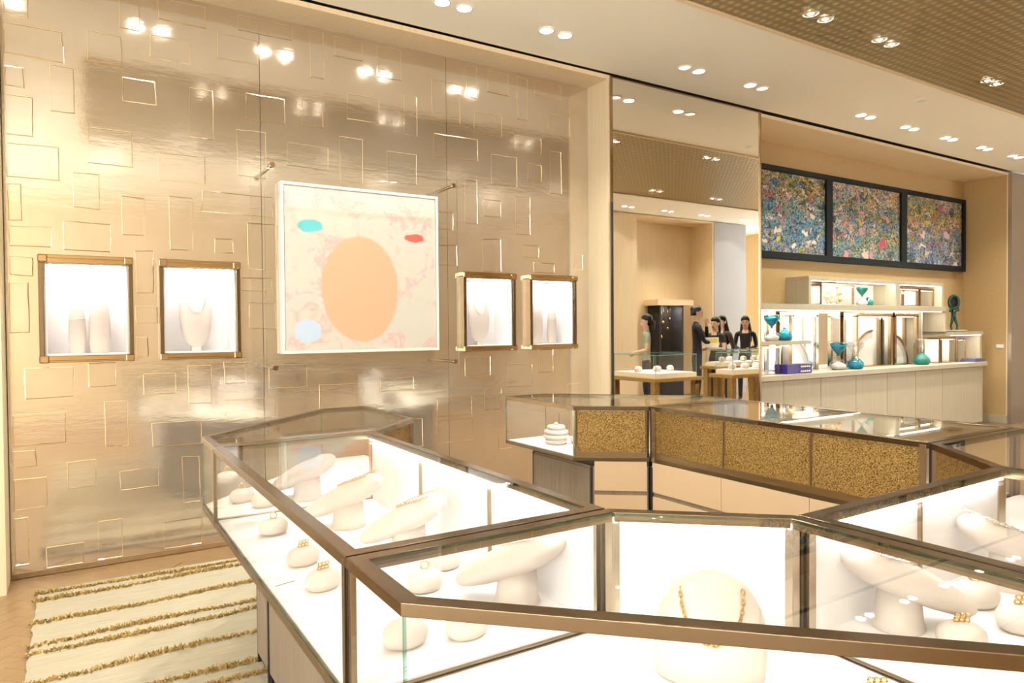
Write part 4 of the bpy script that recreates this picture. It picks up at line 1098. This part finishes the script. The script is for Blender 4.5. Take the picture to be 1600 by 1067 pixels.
hourglass((8.46, 5.12, 1.706), .235, 'teal', 'glass_clear_bulb', 'green-topped hourglass in the left upper box niche', 'white_sand')
o = MB().loft([(0, .055, .055), (.02, .066, .066), (.06, .06, .06), (.09, .03, .03), (.11, .018, .018)], 'teal', 18).build('green_flask', smooth=True); o.location = (8.66, 5.16, 1.706); tag(o, 'small green flask beside the green-topped hourglass', 'flask')
# boxes and books
t = thing('purple_box_set', (6.84, 4.95, .92), 'deep purple slipcased book set lying on the worktop', 'book set')
og = Vector((6.84, 4.95, .92))
MB().box(6.63, 6.83, 4.87, 5.03, .921, 1.025, 'indigo').build('slipcase', t, og, bevel=.002)
for q in range(2): MB().box(6.835, 7.07, 4.87, 5.03, .921 + q * .053, .921 + q * .053 + .050, 'indigo').build('book', t, og, bevel=.002)
mb = MB()
for q in range(2):
    for s_ in range(5): mb.box(6.87 + s_ * .036, 6.892 + s_ * .036, 4.8685, 4.87, .94 + q * .053, .952 + q * .053, 'bronze')
mb.build('spine_print', t, og)
o = MB().box(10.80, 11.10, 4.86, 5.06, .921, .945, 'slate_blue').box(10.82, 11.10, 4.865, 5.05, .945, .968, 'slate_blue').build('flat_books', None, (10.95, 4.95, .92)); tag(o, 'thin slate blue books lying in the low stepped niche', 'books')
# figure on a plate
o = MB().loft([(1.356, .13, .10), (1.362, .19, .14), (1.374, .21, .155), (1.378, .205, .15)], 'white_lacquer', 32, 10.66, 5.08).build('round_plate', None, (10.66, 5.08, 1.356)); tag(o, 'white oval plate under the green bronze figure', 'plate')
t = thing('bronze_figure', (10.66, 5.08, 1.378), 'slender green bronze figure carrying a big oval disc', 'sculpture', rz=-0.7)
mb = MB()
mb.tube([(-.03, 0, 0), (-.034, .01, .06), (-.026, -.004, .12), (-.012, 0, .18)], [.013, .014, .018, .024], 'verdigris', 10)
mb.tube([(.034, -.015, 0), (.038, -.022, .06), (.026, -.012, .12), (.010, 0, .18)], [.013, .014, .018, .024], 'verdigris', 10)
mb.tube([(0, 0, .165), (0, .004, .21), (0, 0, .25), (0, -.004, .29)], [.034, .028, .034, .024], 'verdigris', 12)
mb.tube([(-.026, 0, .275), (-.058, -.01, .265), (-.05, -.02, .31)], [.013, .012, .010], 'verdigris', 8)
mb.tube([(.026, 0, .275), (.062, -.01, .275), (.05, -.02, .325)], [.013, .012, .010], 'verdigris', 8)
mb.build('body', t, smooth=True)
mb = MB(); n = 28
pts = [(.062 * math.cos(2 * PI * i / n), -.005, .395 + .092 * math.sin(2 * PI * i / n)) for i in range(n)]
mb.tube(pts, .021, 'verdigris', 10, closed=True); mb.build('disc_rim', t, smooth=True)
mb = MB(); mb.add([(.058 * math.cos(2 * PI * i / n), .004 + dy, .395 + .088 * math.sin(2 * PI * i / n)) for dy in (0, .012) for i in range(n)], [list(range(n)), list(range(n, 2 * n))[::-1]] + [(i, (i + 1) % n, (i + 1) % n + n, i + n) for i in range(n)], 'dark_metal'); mb.build('disc_face', t)
t = thing('switch_plate', (AX1 - .006, 4.84, 1.105), 'small white wall plate on the right alcove wall', 'switch')
MB().box(AX1 - .008, AX1, 4.79, 4.89, 1.105, 1.16, 'white_lacquer').build('plate', t, t.location, bevel=.002); pt_ = kids(t)[0]
MB().box(AX1 - .011, AX1 - .008, 4.815, 4.865, 1.12, 1.145, 'paper').build('rocker', pt_, t.location)

# ------------------------------------------------------------------ things across the shop, seen in the mirror
def case_table(x0, x1, y0, y1, zt, zg, label):
    t = thing('case_table', ((x0 + x1) / 2, (y0 + y1) / 2, 0), 'gold-legged table ' + label, 'table', 'gold tables in the mirror reflection')
    og = t.location.copy()
    MB().box(x0, x1, y0, y1, zt - .05, zt, 'gold_relief').build('table_top', t, og, bevel=.004)
    for x in (x0 + .04, x1 - .13):
        for y in (y0 + .04, y1 - .13): MB().box(x, x + .09, y, y + .09, 0, zt - .05, 'gold_relief').build('leg', t, og, bevel=.004)
    a0, a1, b0, b1 = x0 + .08, x1 - .08, y0 + .06, y1 - .06
    c = thing('table_showcase', ((x0 + x1) / 2, (y0 + y1) / 2, zt), 'low glass showcase on the gold table ' + label, 'showcase', 'showcases in the mirror reflection')
    og = c.location.copy()
    MB().box(a0, a1, b0, b1, zt, zt + .06, 'oak').build('base', c, og)
    MB().box(a0 + .01, a1 - .01, b0 + .01, b1 - .01, zt + .06, zt + .066, 'white_deck').build('deck', c, og)
    for p, q in (((a0, b0), (a1, b0)), ((a1, b0), (a1, b1)), ((a1, b1), (a0, b1)), ((a0, b1), (a0, b0))):
        MB().wallseg(p, q, zt + .06, zg - .008, .007, 'glass', 'glass_edge').build('side_glass', c, og)
    MB().box(a0, a1, b0, b1, zg - .008, zg, 'glass').build('top_glass', c, og)
    mb = MB(); e_ = .006
    for (p0, p1, q0, q1) in ((a0, a1, b0, b0 + e_), (a0, a1, b1 - e_, b1), (a0, a0 + e_, b0, b1), (a1 - e_, a1, b0, b1)): mb.box(p0, p1, q0, q1, zg - .009, zg + .001, 'glass_rim')
    for p_, q_ in ((a0, b0), (a1 - e_, b0), (a0, b1 - e_), (a1 - e_, b1 - e_)): mb.box(p_, p_ + e_, q_, q_ + e_, zt + .06, zg - .008, 'glass_rim')
    mb.build('glass_edge_trim', c, og)
    area('showcase_light', ((a0 + a1) / 2, (b0 + b1) / 2, zg - .014), (a1 - a0) * .8, .02, 6, COOL, (0, 0, -1), c)
    k_ = max(2, int((a1 - a0) / .22))
    for i in range(k_):
        xx = a0 + (a1 - a0) * (i + .5) / k_
        o = peb0.copy(); COL.objects.link(o); o.location = (xx, (b0 + b1) / 2 + random.uniform(-.06, .06), zt + .066); o.scale = (1.3, 1.3, 1.6); o.rotation_euler = (0, 0, i)
        tag(o, '%s white ring stand in the showcase %s' % (ORD[i], label), 'display cushion', 'ring stands in the mirror reflection')
case_table(6.71, 7.67, 9.4 - 8.0, 9.4 - 7.0, .738, 1.065, 'at the left of the mirror reflection')
case_table(8.72, 10.2, 9.4 - 8.05, 9.4 - 7.6, .81, 1.075, 'behind the others in the mirror reflection')
case_table(7.75, 8.70, 9.4 - 6.98, 9.4 - 6.55, .775, 1.085, 'at the right of the mirror reflection')
# dark tower vitrine in the opposite alcove
t = thing('tower_vitrine', (10.42, -1.15, 0), 'dark tower vitrine with hanging jewels reflected in the mirror', 'display case')
og = t.location.copy()
MB().box(10.08, 10.76, -1.32, -0.98, 0, .95, 'dark_metal').build('base', t, og)
MB().box(10.08, 10.76, -1.32, -1.30, .95, 1.90, 'black').build('back_panel', t, og)
for x in (10.08, 10.72): MB().box(x, x + .04, -1.32, -.98, .95, 1.90, 'dark_metal').build('side_panel', t, og)
MB().box(9.98, 11.0, -1.33, -.92, 1.90, 2.02, 'oak').build('canopy', t, og)
MB().wallseg((10.12, -.985), (10.72, -.985), .95, 1.90, .006, 'glass').build('front_glass', t, og)
area('tower_light', (10.42, -1.05, 1.88), .5, .05, 5, COOL, (0, -.2, -1), t)
for q, (x, z) in enumerate(((10.35, 1.55), (10.55, 1.62), (10.48, 1.42), (10.3, 1.25))):
    o = MB().loft([(z - .035, .004, .004), (z - .015, .026, .012), (z + .012, .03, .014), (z + .035, .006, .005)], 'gold_jewel', 12, x, -1.15).tube([(x, -1.15, z + .03), (x, -1.15, 1.89)], .0015, 'gold_jewel', 5).build('hanging_pendant', None, (x, -1.15, z), smooth=True)
    tag(o, 'gold pendant hanging in the dark tower vitrine, %s' % ('upper left', 'upper right', 'middle', 'lowest')[q], 'pendant', 'pendants in the dark vitrine')

# ------------------------------------------------------------------ people reflected in the mirror
def person(loc, face, H, pose, top, bottom, hairstyle, label, sleeves=False):
    s_ = H / 1.70
    t = thing('person', loc, label, 'person', rz=math.atan2(face[1], face[0]) - PI / 2)
    J = {}
    E_ = []
    def j(n, p, r_): J[n] = (Vector(p) * s_, (r_[0] * s_, r_[1] * s_) if isinstance(r_, tuple) else (r_ * s_, r_ * s_))
    def e(a, b_): E_.append((a, b_))
    fem = hairstyle != 'short'
    sw = .165 if fem else .195
    j('pelvis', (0, 0, .93), (.135, .10)); j('waist', (0, .005, 1.08), (.115 if fem else .135, .085)); j('chest', (0, .005, 1.26), (.135 if fem else .16, .10)); j('collar', (0, -.005, 1.39), (.095, .075))
    j('neck', (0, 0, 1.465), .048); j('headlow', (0, .022, 1.535), (.062, .068)); j('headmid', (0, .012, 1.60), (.073, .088)); j('headtop', (0, 0, 1.66), (.062, .075))
    for a, b_ in (('pelvis', 'waist'), ('waist', 'chest'), ('chest', 'collar'), ('collar', 'neck'), ('neck', 'headlow'), ('headlow', 'headmid'), ('headmid', 'headtop')): e(a, b_)
    for sd, sx in (('l', -1), ('r', 1)):
        j('hip' + sd, (sx * .085, 0, .87), .085); j('knee' + sd, (sx * .095, .012, .48), .055); j('ankle' + sd, (sx * .10, -.02, .09), .038); j('toe' + sd, (sx * .115, .11, .035), .034)
        e('pelvis', 'hip' + sd); e('hip' + sd, 'knee' + sd); e('knee' + sd, 'ankle' + sd); e('ankle' + sd, 'toe' + sd)
        el, wr = pose[sd]
        j('sho' + sd, (sx * sw, -.005, 1.375), .054); j('elb' + sd, el, .038); j('wri' + sd, wr, .026)
        e('collar', 'sho' + sd); e('sho' + sd, 'elb' + sd); e('elb' + sd, 'wri' + sd)
        d = (Vector(wr) - Vector(el)).normalized(); side = Vector((-sx, 0, 0)); side = (side - d * side.dot(d)).normalized(); up_ = d.cross(side)
        pm = Vector(wr) + d * .055
        j('palm' + sd, pm, (.030, .018)); e('wri' + sd, 'palm' + sd)
        for fi, (off, fl) in enumerate(((-.024, .062), (-.008, .074), (.009, .070), (.024, .056))):
            k1 = pm + d * .030 + up_ * off; k2 = k1 + d * fl * .5 + side * .008; k3 = k2 + d * fl * .38 + side * .022
            j('f%d1%s' % (fi, sd), k1, .0095); j('f%d2%s' % (fi, sd), k2, .0088); j('f%d3%s' % (fi, sd), k3, .0075)
            e('palm' + sd, 'f%d1%s' % (fi, sd)); e('f%d1%s' % (fi, sd), 'f%d2%s' % (fi, sd)); e('f%d2%s' % (fi, sd), 'f%d3%s' % (fi, sd))
        t1 = Vector(wr) + d * .035 + up_ * -.034; t2 = t1 + d * .034 + up_ * -.014 + side * .012
        j('t1' + sd, t1, .011); j('t2' + sd, t2, .009); e('palm' + sd, 't1' + sd); e('t1' + sd, 't2' + sd)
    names = list(J); idx = {n_: i for i, n_ in enumerate(names)}
    me = bpy.data.meshes.new('person_body')
    me.from_pydata([J[n_][0] for n_ in names], [(idx[a], idx[b_]) for a, b_ in E_], [])
    ob = bpy.data.objects.new('body', me); COL.objects.link(ob)
    md = ob.modifiers.new('skin', 'SKIN'); md.branch_smoothing = 0.6; md.use_smooth_shade = True
    sv = me.skin_vertices[0].data
    for n_ in names:
        sv[idx[n_]].radius = J[n_][1]; sv[idx[n_]].use_root = (n_ == 'pelvis')
    ob.modifiers.new('sub', 'SUBSURF').levels = 2
    ob.modifiers['sub'].render_levels = 2
    dg = bpy.context.evaluated_depsgraph_get()
    m2 = bpy.data.meshes.new_from_object(ob.evaluated_get(dg)); m2.name = 'person_body'
    ob.modifiers.clear(); ob.data = m2
    m2.materials.clear()
    for nm in ('skin', top, bottom, 'black'): m2.materials.append(MATS[nm])
    elb = [J['elb' + q][0] for q in 'lr']; wr_ = [J['wri' + q][0] for q in 'lr']; sh_ = [J['sho' + q][0] for q in 'lr']
    for p in m2.polygons:
        c = p.center; p.use_smooth = True
        z = c.z / s_
        arm = None
        for q in range(2):
            for a, b_, lim in ((sh_[q], elb[q], .075), (elb[q], wr_[q], .060)):
                ab = b_ - a; tt = max(0, min(1, (c - a).dot(ab) / ab.length_squared)); dist = (c - (a + ab * tt)).length / s_
                if dist < lim and abs(c.x) / s_ > (.12 if a is sh_[q] else 0.0) and (a is sh_[q] or True): arm = ('up' if a is sh_[q] else 'low', tt) if arm is None or a is not sh_[q] else arm
            for n_ in names:
                if n_[-1] == 'lr'[q] and n_[0] in 'fpt' and n_[:3] != 'toe' and n_[:4] != 'palm' or n_ == 'palm' + 'lr'[q]:
                    if (c - J[n_][0]).length / s_ < .030: arm = ('hand', 1)
        if z > 1.455 or (z > 1.37 and abs(c.x) < .055 * s_ and c.y > .02): k_ = 0
        elif arm and arm[0] == 'hand': k_ = 0
        elif arm and arm[0] == 'low': k_ = 1 if sleeves and arm[1] < .92 else 0
        elif arm and arm[0] == 'up': k_ = 1 if sleeves or arm[1] < .55 else 0
        elif z > .93: k_ = 1
        elif z > .075: k_ = 2
        else: k_ = 3
        p.material_index = k_
    ob.parent = t
    # face
    hz = 1.60 * s_; fy = .098 * s_
    mb = MB()
    for sx in (-1, 1):
        mb.loft([(hz - .008 * s_, .004 * s_, .003 * s_), (hz, .013 * s_, .006 * s_), (hz + .008 * s_, .004 * s_, .003 * s_)], 'eye', 10, sx * .030 * s_, fy - .010 * s_)
        mb.box(sx * .030 * s_ - .017 * s_, sx * .030 * s_ + .017 * s_, fy - .012 * s_, fy - .004 * s_, hz + .017 * s_, hz + .022 * s_, 'hair')
    mb.build('eyes', ob, smooth=True)
    MB().loft([(hz - .042 * s_, .006 * s_, .004 * s_), (hz - .036 * s_, .014 * s_, .014 * s_), (hz - .018 * s_, .009 * s_, .010 * s_), (hz + .006 * s_, .006 * s_, .004 * s_)], 'skin', 12, 0, fy - .004 * s_).build('nose', ob, smooth=True)
    MB().loft([(hz - .072 * s_, .010 * s_, .004 * s_), (hz - .066 * s_, .022 * s_, .008 * s_), (hz - .060 * s_, .020 * s_, .008 * s_), (hz - .056 * s_, .010 * s_, .004 * s_)], 'lip', 14, 0, fy - .012 * s_).build('mouth', ob, smooth=True)
    for sx in (-1, 1):
        MB().loft([(hz - .035 * s_, .006 * s_, .009 * s_), (hz - .010 * s_, .009 * s_, .016 * s_), (hz + .016 * s_, .009 * s_, .018 * s_), (hz + .026 * s_, .005 * s_, .009 * s_)], 'skin', 12, sx * .076 * s_, -.002 * s_).build('ear', ob, smooth=True)
    # hair
    mb = MB()
    cap = [(hz + .030, .086, .074, -.022), (hz + .055, .088, .094, -.010), (hz + .085, .080, .092, -.008), (hz + .112, .058, .070, -.010), (hz + .128, .030, .036, -.012), (hz + .132, .006, .008, -.012)]
    low = [(hz - .07, .050, .040, -.052), (hz - .045, .070, .048, -.050), (hz, .082, .056, -.040)]
    if hairstyle == 'short': rings = low[1:] + cap
    elif hairstyle == 'long': rings = [(hz - .42, .070, .022, -.115), (hz - .36, .115, .040, -.105), (hz - .24, .125, .050, -.088), (hz - .13, .110, .054, -.066), (hz - .06, .100, .058, -.046), (hz, .094, .062, -.036)] + cap
    else: rings = low + cap
    mb.loft([(r0 * 1.0, r1 * s_, r2 * s_, 0, r3 * s_) for r0, r1, r2, r3 in rings], 'hair', 24)
    hr = mb.build('hair', t, smooth=True)
    if hairstyle == 'tail':
        mb = MB(); mb.tube([(0, -.085 * s_, hz + .03), (0, -.125 * s_, hz - .01), (.01, -.12 * s_, hz - .10), (.02, -.105 * s_, hz - .20)], [.020 * s_, .030 * s_, .028 * s_, .010 * s_], 'hair', 12); mb.build('ponytail', hr, smooth=True)
    return t
REST = {'l': ((-.235, -.03, 1.10), (-.215, .05, .88)), 'r': ((.235, -.03, 1.10), (.215, .05, .88))}
CLASP = {'l': ((-.205, .0, 1.12), (-.06, .19, 1.05)), 'r': ((.205, .0, 1.12), (.05, .20, 1.07))}
CHIN = {'l': ((-.23, .09, 1.13), (-.09, .27, 1.10)), 'r': ((.20, .20, 1.20), (.07, .17, 1.40))}
READ = {'l': ((-.215, .03, 1.12), (-.11, .25, 1.12)), 'r': ((.215, .03, 1.12), (.11, .25, 1.14))}
person((8.03, 9.4 - 8.57, 0), (-.75, -.65), 1.64, CLASP, 'cloth_sage', 'cloth_black', 'tail', 'person in a sage green top, hands clasped, at the left of the mirror')
person((9.2, 9.4 - 8.56, 0), (.78, .62), 1.80, CHIN, 'cloth_black', 'cloth_black', 'short', 'tall person in a black suit with one hand at the chin, in the mirror', True)
person((9.70, 9.4 - 8.58, 0), (-.95, .1), 1.60, READ, 'cloth_black', 'cloth_black', 'tail', 'person in black short sleeves holding a brochure, in the mirror')
person((10.2, 9.4 - 8.87, 0), (-.8, .1), 1.635, REST, 'cloth_dark_brown', 'cloth_black', 'long', 'person in dark brown behind the brochure holder, in the mirror', True)
person((10.83, 9.4 - 8.85, 0), (-.75, .5), 1.63, CLASP, 'cloth_black', 'cloth_black', 'long', 'long-haired person in black at the right of the mirror', True)
t = thing('brochure', (9.25, 1.13, 1.10), 'white brochure with a yellow print held up in the mirror reflection', 'brochure', rz=math.radians(38))
MB().box(-.12, .12, -.006, .0, 0, .17, 'paper').build('sheet', t); MB().box(-.12, .12, .002, .008, 0, .17, 'paper').build('sheet', t)
MB().box(-.03, .10, .008, .0085, .07, .15, 'yellow_print').box(-.03, .10, -.0068, -.006, .07, .15, 'yellow_print').build('print', t)
